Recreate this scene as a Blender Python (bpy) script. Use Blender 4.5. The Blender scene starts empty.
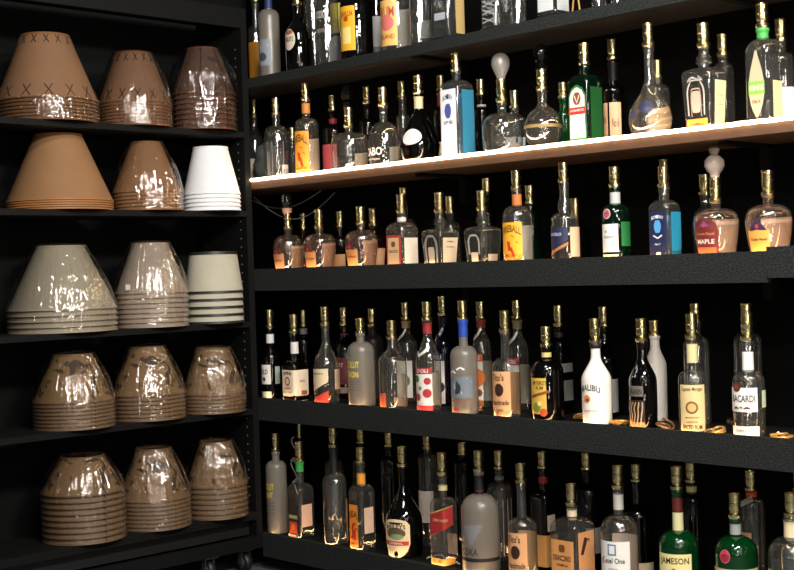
import bpy, math, random
from mathutils import Vector, noise
random.seed(7)
sc = bpy.context.scene
col = sc.collection
PI = math.pi
# ------------------------------------------------------------------ materials
MATS = {}
def lin(c):
    if isinstance(c, str):
        c = [int(c[i:i+2], 16)/255 for i in (0, 2, 4)]
        c = [x/12.92 if x <= .04045 else ((x+.055)/1.055)**2.4 for x in c]
    return (c[0], c[1], c[2], 1)
def newmat(name):
    m = bpy.data.materials.new(name); m.use_nodes = True
    nt = m.node_tree; nt.nodes.clear()
    out = nt.nodes.new('ShaderNodeOutputMaterial')
    return m, nt, out
def surf(name, color, rough=.6, metal=0, noise_amt=.12, noise_scale=40, bump=0, bump_scale=200, spec=.5):
    """principled surface with a little procedural colour variation"""
    if name in MATS: return MATS[name]
    m, nt, out = newmat(name)
    b = nt.nodes.new('ShaderNodeBsdfPrincipled')
    b.inputs['Roughness'].default_value = rough
    b.inputs['Metallic'].default_value = metal
    b.inputs['Specular IOR Level'].default_value = spec
    tc = nt.nodes.new('ShaderNodeTexCoord')
    n = nt.nodes.new('ShaderNodeTexNoise'); n.inputs['Scale'].default_value = noise_scale
    n.inputs['Detail'].default_value = 4
    nt.links.new(tc.outputs['Object'], n.inputs['Vector'])
    mx = nt.nodes.new('ShaderNodeMix'); mx.data_type = 'RGBA'
    c = lin(color)
    mx.inputs[6].default_value = tuple(x*(1-noise_amt) for x in c[:3])+(1,)
    mx.inputs[7].default_value = tuple(min(1, x*(1+noise_amt)) for x in c[:3])+(1,)
    nt.links.new(n.outputs['Fac'], mx.inputs[0])
    nt.links.new(mx.outputs[2], b.inputs['Base Color'])
    if bump:
        n2 = nt.nodes.new('ShaderNodeTexNoise'); n2.inputs['Scale'].default_value = bump_scale
        n2.inputs['Detail'].default_value = 3
        nt.links.new(tc.outputs['Object'], n2.inputs['Vector'])
        bp = nt.nodes.new('ShaderNodeBump'); bp.inputs['Strength'].default_value = bump
        bp.inputs['Distance'].default_value = .01
        nt.links.new(n2.outputs['Fac'], bp.inputs['Height'])
        nt.links.new(bp.outputs['Normal'], b.inputs['Normal'])
    nt.links.new(b.outputs[0], out.inputs[0])
    MATS[name] = m
    return m
def glass(name, mid, edge, gloss=.09, rough=.03, base=None, base_amt=0):
    """thin bottle wall: see-through in the middle, darker where the wall is seen edge on, mirror-like sheen"""
    if name in MATS: return MATS[name]
    m, nt, out = newmat(name)
    lw = nt.nodes.new('ShaderNodeLayerWeight'); lw.inputs['Blend'].default_value = .5
    pw = nt.nodes.new('ShaderNodeMath'); pw.operation = 'POWER'; pw.inputs[1].default_value = 3.0
    nt.links.new(lw.outputs['Facing'], pw.inputs[0])
    mx = nt.nodes.new('ShaderNodeMix'); mx.data_type = 'RGBA'
    mx.inputs[6].default_value = tuple(mid)+(1,); mx.inputs[7].default_value = tuple(edge)+(1,)
    nt.links.new(pw.outputs[0], mx.inputs[0])
    tr = nt.nodes.new('ShaderNodeBsdfTransparent'); nt.links.new(mx.outputs[2], tr.inputs[0])
    gl = nt.nodes.new('ShaderNodeBsdfGlossy'); gl.inputs['Roughness'].default_value = rough
    gl.inputs['Color'].default_value = (1, 1, 1, 1)
    tc = nt.nodes.new('ShaderNodeTexCoord')
    n = nt.nodes.new('ShaderNodeTexNoise'); n.inputs['Scale'].default_value = 28
    nt.links.new(tc.outputs['Object'], n.inputs['Vector'])
    bp = nt.nodes.new('ShaderNodeBump'); bp.inputs['Strength'].default_value = .25; bp.inputs['Distance'].default_value = .004
    nt.links.new(n.outputs['Fac'], bp.inputs['Height']); nt.links.new(bp.outputs['Normal'], gl.inputs['Normal'])
    f = nt.nodes.new('ShaderNodeMapRange'); f.inputs[3].default_value = gloss; f.inputs[4].default_value = .75
    nt.links.new(pw.outputs[0], f.inputs[0])
    first = tr
    if base:
        df = nt.nodes.new('ShaderNodeBsdfDiffuse'); df.inputs[0].default_value = lin(base)
        tl = nt.nodes.new('ShaderNodeBsdfTranslucent'); tl.inputs[0].default_value = lin(base)
        ma = nt.nodes.new('ShaderNodeMixShader'); ma.inputs[0].default_value = .5
        nt.links.new(df.outputs[0], ma.inputs[1]); nt.links.new(tl.outputs[0], ma.inputs[2])
        mb = nt.nodes.new('ShaderNodeMixShader'); mb.inputs[0].default_value = base_amt
        nt.links.new(tr.outputs[0], mb.inputs[1]); nt.links.new(ma.outputs[0], mb.inputs[2])
        first = mb
    ms = nt.nodes.new('ShaderNodeMixShader')
    nt.links.new(f.outputs[0], ms.inputs[0]); nt.links.new(first.outputs[0], ms.inputs[1]); nt.links.new(gl.outputs[0], ms.inputs[2])
    nt.links.new(ms.outputs[0], out.inputs[0])
    MATS[name] = m
    return m
GLASS = {
 'clear': lambda: glass('clear_glass', (.93, .94, .93), (.42, .42, .40), .13, base='d0cec6', base_amt=.046),
 'blush': lambda: glass('blush_glass', (.88, .80, .74), (.5, .38, .3), .14, base='dcc0ac', base_amt=.07),
 'brown': lambda: glass('brown_glass', (.10, .045, .02), (.02, .01, .005), .06, base='140d09', base_amt=.5),
 'black': lambda: glass('black_glass', (.01, .01, .01), (0, 0, 0), .05, base='0b0908', base_amt=.9),
 'green': lambda: glass('green_glass', (.02, .22, .07), (.005, .05, .015), .06, base='0a6a2c', base_amt=.35),
 'darkgreen': lambda: glass('dark_green_glass', (.02, .12, .05), (.003, .02, .01), .06, base='06301a', base_amt=.4),
 'frost': lambda: glass('frosted_glass', (.8, .8, .8), (.35, .35, .35), .04, .3, base='bdb5a8', base_amt=.55),
 'greyfrost': lambda: glass('smoky_frosted_glass', (.3, .29, .28), (.1, .1, .1), .03, .35, base='4a443e', base_amt=.5),
 'amber': lambda: glass('amber_glass', (.5, .27, .12), (.12, .05, .02), .08, base='6a4326', base_amt=.1),
 'blue': lambda: glass('pale_blue_glass', (.55, .78, .9), (.06, .13, .2), .08, base='3e7ea8', base_amt=.05),
 'navy': lambda: glass('navy_glass', (.05, .07, .2), (.01, .01, .04), .07, base='0b1030', base_amt=.4),
 'white': lambda: surf('white_enamel_glass', 'f4efe8', .25, noise_amt=.02),
}
def paper(c): return surf('paper_'+c, c, .55, noise_amt=.06, noise_scale=90)
def ink(c): return surf('ink_'+c, c, .5, noise_amt=.04, noise_scale=120)
def brass(): return surf('brass', (1.0, .84, .46), .21, 1, .05, 60, bump=.06, bump_scale=120)
def emit(name, c, s):
    if name in MATS: return MATS[name]
    m, nt, out = newmat(name)
    e = nt.nodes.new('ShaderNodeEmission'); e.inputs[0].default_value = tuple(c)+(1,); e.inputs[1].default_value = s
    nt.links.new(e.outputs[0], out.inputs[0]); MATS[name] = m
    return m
# ------------------------------------------------------------------ mesh helpers
def link(name, verts, faces, mat=None, parent=None, smooth=False):
    me = bpy.data.meshes.new(name); me.from_pydata(verts, [], faces); me.update()
    if smooth: me.shade_smooth() if hasattr(me, 'shade_smooth') else None
    if mat: me.materials.append(mat)
    o = bpy.data.objects.new(name, me); col.objects.link(o)
    if parent: o.parent = parent
    return o
def tag(o, label=None, cat=None, group=None, kind=None):
    if label: o['label'] = label
    if cat: o['category'] = cat
    if group: o['group'] = group
    if kind: o['kind'] = kind
    return o
def empty(name, loc, label, cat, group=None):
    o = bpy.data.objects.new(name, None); col.objects.link(o); o.location = loc
    o.empty_display_size = .03
    return tag(o, label, cat, group)
class MB:
    def __init__(s): s.v = []; s.f = []
    def box(s, x0, x1, y0, y1, z0, z1):
        n = len(s.v)
        s.v += [(x, y, z) for z in (z0, z1) for y in (y0, y1) for x in (x0, x1)]
        s.f += [tuple(n+i for i in q) for q in ((0, 2, 3, 1), (4, 5, 7, 6), (0, 1, 5, 4), (2, 6, 7, 3), (0, 4, 6, 2), (1, 3, 7, 5))]
        return s
    def lathe(s, prof, seg=32, cx=0, cy=0, cz=0, cap=True):
        n = len(s.v)
        for z, r in prof:
            for k in range(seg):
                a = 2*PI*k/seg; s.v.append((cx+r*math.cos(a), cy+r*math.sin(a), cz+z))
        for i in range(len(prof)-1):
            for k in range(seg):
                a, b = n+i*seg+k, n+i*seg+(k+1) % seg
                s.f.append((a, b, b+seg, a+seg))
        if cap:
            s.f.append(tuple(n+k for k in reversed(range(seg))))
            e = n+(len(prof)-1)*seg
            s.f.append(tuple(e+k for k in range(seg)))
        return s
    def tube(s, pts, r, seg=8):
        n = len(s.v); pts = [Vector(p) for p in pts]
        for i, p in enumerate(pts):
            t = (pts[min(i+1, len(pts)-1)]-pts[max(i-1, 0)]).normalized()
            a = t.cross(Vector((0, 0, 1)))
            if a.length < .05: a = t.cross(Vector((1, 0, 0)))
            a.normalize(); b = t.cross(a)
            for k in range(seg):
                q = 2*PI*k/seg; s.v.append(tuple(p+a*(r*math.cos(q))+b*(r*math.sin(q))))
        for i in range(len(pts)-1):
            for k in range(seg):
                a, b = n+i*seg+k, n+i*seg+(k+1) % seg
                s.f.append((a, b, b+seg, a+seg))
        s.f.append(tuple(n+k for k in reversed(range(seg)))); e = n+(len(pts)-1)*seg
        s.f.append(tuple(e+k for k in range(seg)))
        return s
    def build(s, name, mat=None, parent=None, smooth=False):
        o = link(name, s.v, s.f, mat, parent)
        if smooth:
            for p in o.data.polygons: p.use_smooth = True
            try: o.data.set_sharp_from_angle(angle=math.radians(40))
            except Exception: pass
        return o
TEXTS = {}
def text_mesh(txt):
    """letters as triangles, fitted to the unit box (0..1, 0..1)"""
    if txt in TEXTS: return TEXTS[txt]
    c = bpy.data.curves.new('lettering', 'FONT'); c.body = txt; c.resolution_u = 2; c.offset = .018
    o = bpy.data.objects.new('lettering', c)
    me = o.to_mesh()
    vs = [(v.co.x, v.co.y) for v in me.vertices]; fs = [tuple(p.vertices) for p in me.polygons]
    o.to_mesh_clear(); bpy.data.objects.remove(o); bpy.data.curves.remove(c)
    x0 = min(v[0] for v in vs); x1 = max(v[0] for v in vs); y0 = min(v[1] for v in vs); y1 = max(v[1] for v in vs)
    TEXTS[txt] = ([((x-x0)/(x1-x0), (y-y0)/(y1-y0)) for x, y in vs], fs)
    return TEXTS[txt]
# ------------------------------------------------------------------ bottles
def smooth(t): return t*t*(3-2*t)
def profile(ty, R, hs, ht):
    """(z, radius, squareness) from base to the lip under the lamp socket"""
    rn = .0145
    P = []; ZN = [0]
    def base(r, n):
        P.extend([(0, r*.82, n), (.0015, r*.93, n), (.005, r*.985, n), (.01, r, n)])
    def neck(z, n=2):
        ZN[0] = z
        P.extend([(z, rn*1.02, n), (z+(ht-z)*.5, rn, n), (ht-.018 if ht-.018 > z+(ht-z)*.5 else z+(ht-z)*.6, rn, n)])
        P.extend([(ht-.010, rn*1.2, n), (ht-.004, rn*1.2, n), (ht, rn*1.05, n)])
    def shoulder(z0, r0, z1, n0=2, n1=2, kind='round', k=9):
        for i in range(1, k):
            t = i/k
            if kind == 'round': z = z0+(z1-z0)*math.sin(t*PI/2); r = rn+(r0-rn)*math.cos(t*PI/2)
            else: z = z0+(z1-z0)*t; r = r0+(rn-r0)*smooth(t)
            P.append((z, r, n0+(n1-n0)*t))
    if ty == 'cyl':
        base(R, 2); P.extend([(hs*.5, R, 2), (hs, R, 2)])
        zn = hs+min(1.1*(R-rn), .55*(ht-hs)); shoulder(hs, R, zn); neck(zn)
    elif ty == 'slope':
        base(R*.97, 2); P.extend([(hs*.5, R, 2), (hs, R, 2)])
        zn = hs+.66*(ht-hs); shoulder(hs, R, zn, kind='s'); neck(zn)
    elif ty == 'bump':
        base(R, 2); P.extend([(hs*.5, R, 2), (hs, R, 2)])
        zn = hs+.2*(ht-hs); shoulder(hs, R, zn)
        for t, q in ((.2, 1.15), (.3, 1.5), (.42, 1.55), (.55, 1.1), (.62, 1.02)): P.append((hs+t*(ht-hs), rn*q, 2))
        neck(hs+.7*(ht-hs))
    elif ty in ('square', 'leaf'):
        n = 6.5 if ty == 'square' else 5
        base(R, n); P.extend([(hs*.5, R, n), (hs, R, n)])
        zn = hs+min(.030 if ty == 'square' else .045, .55*(ht-hs)); shoulder(hs, R, zn, n, 2); neck(zn)
    elif ty == 'herr':
        base(R*.84, 9); P.extend([(hs*.5, R*.92, 9), (hs-.006, R, 9), (hs, R*.97, 8)])
        zn = hs+.014; shoulder(hs, R*.95, zn, 8, 2)
        for t, q in ((.0, 1.1), (.12, 1.05), (.2, 1.6), (.3, 1.6), (.36, 1.15), (.42, 1.5), (.5, 1.5), (.56, 1.1)):
            P.append((zn+.001+t*(ht-zn), rn*q, 2))
        neck(zn+.65*(ht-zn))
    elif ty == 'crown':
        P.extend([(0, R*.76, 2), (.002, R*.81, 2), (hs*.2, R*.86, 2), (hs*.5, R*.94, 2), (hs*.72, R*.99, 2), (hs*.85, R, 2), (hs*.95, R*.97, 2)])
        zn = hs+.55*(ht-hs); shoulder(hs*.95, R*.97, zn); neck(zn)
    elif ty == 'globe':
        c = hs*.5
        P.append((0, R*.45, 2))
        for i in range(2, 15):
            a = -PI/2+PI*i/16; P.append((c+c*math.sin(a), max(rn, R*math.cos(a)), 2))
        neck(hs+.004)
    elif ty == 'bell':
        base(R*.92, 2); P.extend([(hs*.4, R*.98, 2), (hs*.8, R, 2), (hs, R*.93, 2)])
        zn = hs+.5*(ht-hs); shoulder(hs, R*.93, zn); neck(zn)
    elif ty == 'cone':
        base(R*.84, 3); P.extend([(hs*.35, R*.97, 3), (hs*.5, R, 3), (hs*.75, R*.86, 2.6), (hs, R*.66, 2.3), (hs+.25*(ht-hs), R*.46, 2)])
        z0 = hs+.25*(ht-hs); zn = hs+.5*(ht-hs); shoulder(z0, R*.46, zn, kind='s'); neck(zn)
    elif ty == 'agave':
        P.extend([(0, R*.5, 2), (.003, R*.66, 2), (hs*.12, R*.86, 2), (hs*.28, R*.98, 2), (hs*.4, R, 2), (hs*.55, R*.93, 2), (hs*.72, R*.72, 2), (hs*.86, R*.47, 2), (hs, R*.31, 2)])
        neck(hs+.02)
    elif ty == 'jug':
        base(R, 2); P.extend([(hs*.5, R, 2), (hs*.9, R*.98, 2)])
        rn = .019; zn = hs+.35*(ht-hs); shoulder(hs*.9, R*.98, zn); neck(zn)
    # enforce rising z
    Q = [P[0]]
    for p in P[1:]:
        if p[0] > Q[-1][0]+1e-5: Q.append(p)
    return Q, ZN[0]
class Body:
    def __init__(s, ty, R, hs, ht):
        s.p, s.zn = profile(ty, R, hs, ht); s.R = R; s.hs = hs; s.ht = ht; s.ty = ty; s.tabs = {}
    def rn(s, z):
        p = s.p
        if z <= p[0][0]: return p[0][1:]
        for a, b in zip(p, p[1:]):
            if z <= b[0]:
                t = (z-a[0])/(b[0]-a[0]); return a[1]+(b[1]-a[1])*t, a[2]+(b[2]-a[2])*t
        return p[-1][1:]
    def pt(s, th, r, n):
        """angle 0 faces the front of the shelf (-X), +90 degrees is -Y"""
        c, q = math.cos(th), math.sin(th)
        e = 2/n
        x = -math.copysign(abs(c)**e, c)*r; y = -math.copysign(abs(q)**e, q)*r
        return x, y
    def mesh(s, seg=40):
        v, f = [], []
        fl = s.ty == 'crown'
        for z, r, n in s.p:
            for k in range(seg):
                th = 2*PI*(k+.5)/seg
                if n > 3:                       # crowd the samples towards the corners
                    q = th/(PI/2); i = math.floor(q); u = q-i
                    u = .5+.5*math.copysign(abs(2*u-1)**1.0, 2*u-1)
                    th = (i+u)*PI/2
                rr = r*(1+.018*math.cos(th*20)) if fl and z < s.hs*.9 else r
                x, y = s.pt(th, rr, n); v.append((x, y, z))
        m = len(s.p)
        for i in range(m-1):
            for k in range(seg):
                a, b = i*seg+k, i*seg+(k+1) % seg
                f.append((a, a+seg, b+seg, b))
        f.append(tuple(range(seg)))
        f.append(tuple((m-1)*seg+k for k in reversed(range(seg))))
        return v, f
    def table(s, n):
        k = round(n, 1)
        if k not in s.tabs:
            N = 720; pts = [s.pt(2*PI*i/N, 1, k) for i in range(N+1)]
            L = [0]
            for a, b in zip(pts, pts[1:]): L.append(L[-1]+math.hypot(b[0]-a[0], b[1]-a[1]))
            s.tabs[k] = [x/L[-1]*8 for x in L]
        return s.tabs[k]
    def on(s, u, z, off):
        """point on the wall: u counts eighths of the way round (0 = front, 2 = right side, 4 = back)"""
        r, n = s.rn(z); T = s.table(n); u %= 8
        lo, hi = 0, len(T)-1
        while hi-lo > 1:
            m = (lo+hi)//2
            if T[m] <= u: lo = m
            else: hi = m
        t = (lo+(u-T[lo])/max(1e-9, T[hi]-T[lo]))/720*2*PI
        x, y = s.pt(t, r, n); x2, y2 = s.pt(t+.01, r, n); x1, y1 = s.pt(t-.01, r, n)
        dx, dy = x2-x1, y2-y1; l = math.hypot(dx, dy) or 1
        nx, ny = -dy/l, dx/l
        if nx*x+ny*y < 0: nx, ny = -nx, -ny
        return (x+nx*off, y+ny*off, z)
def strip_mesh(B, strips, off, v, f, nv=4):
    """strips: list of (u, vlo, vhi) going along u; heights as fractions of the shoulder height"""
    pts = []
    for a, b in zip(strips, strips[1:]):
        nu = max(1, math.ceil((b[0]-a[0])*9))
        for i in range(nu):
            t = i/nu; pts.append(tuple(a[j]+(b[j]-a[j])*t for j in range(3)))
    pts.append(strips[-1]); n = len(v)
    for u, lo, hi in pts:
        for j in range(nv+1): v.append(B.on(u, (lo+(hi-lo)*j/nv)*B.hs, off))
    for i in range(len(pts)-1):
        for j in range(nv):
            a = n+i*(nv+1)+j; f.append((a, a+nv+1, a+nv+2, a+1))
def rect(u0, u1, v0, v1): return [(u0+(u1-u0)*i/10, v0, v1) for i in range(11)]
def disc(B, u, v, r, ru=None):
    """a disc, r as a fraction of the shoulder height"""
    if ru is None: ru = r*B.hs/((8*B.R if B.ty in ('square', 'herr', 'leaf') else 2*PI*B.R)/8)
    return [(u-ru*math.cos(PI*i/14), v-r*math.sin(PI*i/14), v+r*math.sin(PI*i/14)) for i in range(15)]
def lay(B, items, off, name, mat, parent):
    v, f = [], []
    for it in items:
        if it[0] == 's': strip_mesh(B, disc(B, *it[1][1:]) if it[1][0] == 'disc' else it[1], off, v, f)
        elif it[0] == 't':
            _, txt, u, vv, w, h, arc = it
            vs, fs = text_mesh(txt); n = len(v)
            for x, y in vs:
                du = (x-.5)*w
                v.append(B.on(u+du, (vv+(y-.5)*h-arc*(2*(x-.5))**2)*B.hs, off))
            f.extend(tuple(n+i for i in q) for q in fs)
        elif it[0] == 'b':                       # a stroke along points, half-width w (in u and v)
            _, pts, w = it
            k = B.hs/(B.R*PI/4); n = len(v)
            for i, (u, q) in enumerate(pts):
                a = pts[max(0, i-1)]; b = pts[min(len(pts)-1, i+1)]
                dx, dy = (b[0]-a[0])/k, b[1]-a[1]; l = math.hypot(dx, dy) or 1
                for sg in (1, -1):
                    v.append(B.on(u-sg*dy/l*w*k, (q+sg*dx/l*w)*B.hs, off))
            for i in range(len(pts)-1):
                a = n+2*i; f.append((a, a+1, a+3, a+2))
    return link(name, v, f, mat, parent)
SOCKET = [(0, .72), (.03, .98), (.09, 1.2), (.2, 1.2), (.27, .84), (.33, .84), (.36, .97), (.42, 1.0), (.58, 1.0), (.60, 1.08), (.64, 1.08), (.66, .98), (.93, 1.0), (.945, 1.09), (1.0, 1.09), (1.0, .92), (.86, .9), (.85, .02)]
def L(c, u0, u1, v0, v1, *art, name='front_label', shape=None, label=None): return (name, c, shape or rect(u0, u1, v0, v1), art, label)
def BK(c='d8cfc4', v0=.12, v1=.72, u=4, w=1.0, *art): return ('back_label', c, rect(u-w, u+w, v0, v1), art, None)
def T(c, txt, u, v, w, h, arc=0): return ('lettering', c, ('t', txt, u, v, w, h, arc))
def S(c, strips, name='emblem'): return (name, c, ('s', strips))
def ST(c, pts, w=.012, name='emblem'): return (name, c, ('b', pts, w))
def bottle(key, spec):
    x, y, R, hs, ht, top, ty = G[key]
    if 'R' in spec: R = spec['R']
    z = ZT[key[0]]
    root = empty('liquor_bottle', (x, y, z), spec['d'], 'bottle', GROUPS[key[0]])
    root.rotation_euler.z = math.radians(spec.get('rot', 0))
    if spec.get('stand'):
        ob = MB().lathe([(0, R*1.5), (.006, R*1.55), (.012, R*1.45), (.014, R*.3)], 40).build('stand', surf('black_wood', '0d0c0b', .5), root, True)
        ob['label'] = 'round black stand under the bottle'
        lift = .0145
    else: lift = 0
    B = Body(ty, R, hs-lift, ht-lift)
    v, f = B.mesh()
    if lift: pass
    g = link('glass_body', v, f, GLASS[spec.get('g', 'clear')](), root)
    for p in g.data.polygons: p.use_smooth = True
    try: g.data.set_sharp_from_angle(angle=math.radians(50))
    except Exception: pass
    g.location.z = lift
    H = top-ht+.006
    sr = .0165
    so = MB().lathe([(a*H, b*sr) for a, b in SOCKET], 24, 0, 0, ht-.005).build('lamp_socket', brass(), root, True)
    for nb in spec.get('n', ()):
        c, a, b = nb[:3]                         # fractions between shoulder and socket
        z0 = max(B.hs+(B.ht-B.hs)*a, B.zn+.001); z1 = B.hs+(B.ht-B.hs)*b
        pr = [(z0+(z1-z0)*i/8, B.rn(z0+(z1-z0)*i/8)[0]+.0012) for i in range(9)]
        o = MB().lathe(pr, 32, cap=False).build('neck_band', paper(c), root, True); o.location.z = lift
    Bs = B
    for name, c, strips, art, lab in spec.get('l', ()):
        lb = lay(Bs, [('s', strips)], .0007, name, paper(c), root); lb.location.z = lift
        if lab: lb['label'] = lab
        by = {}
        for nm, cc, it in art: by.setdefault((nm, cc), []).append(it)
        for i, ((nm, cc), its) in enumerate(by.items()):
            lay(Bs, its, .0011+.0003*i, nm, ink(cc), lb)
    for nm, cc, it in spec.get('a', ()):         # printed straight on the glass
        o = lay(Bs, [it], .0006, nm, ink(cc), root); o.location.z = lift
    ex = spec.get('x')
    zt = top
    if ex == 'bulb':
        pr = [(-.012, .012), (.004, .013), (.012, .015), (.03, .024), (.045, .030), (.06, .031), (.075, .027), (.085, .018), (.09, .006), (.0905, .001)]
        MB().lathe(pr, 32, 0, 0, zt).build('light_bulb', glass('bulb_glass', (.75, .75, .75), (.35, .35, .35), .12, base='dedad4', base_amt=.5), root, True)
    elif ex == 'finial':
        m = glass('dark_crystal', (.02, .02, .02), (.0, .0, .0), .12, .05, base='0a0a0a', base_amt=.8)
        MB().lathe([(-.01, .012), (.002, .019), (.02, .021), (.024, .012), (.03, .022), (.045, .027), (.06, .027), (.075, .02), (.084, .008), (.0845, .001)], 9, 0, 0, zt).build('stopper', m, root)
    elif ex == 'cork':
        MB().lathe([(-.006, .014), (.0, .018), (.018, .02), (.019, .002)], 24, 0, 0, zt).build('cork_ring', surf('cork', 'd9a283', .7), root, True)
        MB().lathe([(.019, .013), (.03, .02), (.05, .024), (.07, .02), (.078, .006), (.0785, .001)], 24, 0, 0, zt).build('stopper', glass('bulb_dark_glass', (.35, .35, .35), (.1, .1, .1), .14), root, True)
    elif ex == 'globe':
        MB().lathe([(-.006, .012), (.006, .013), (.012, .014), (.02, .022), (.035, .029), (.05, .028), (.062, .018), (.068, .010), (.074, .014), (.084, .016), (.09, .010), (.091, .001)], 32, 0, 0, zt).build('stopper', surf('milky_glass', 'b9a79c', .12), root, True)
    return root
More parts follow.
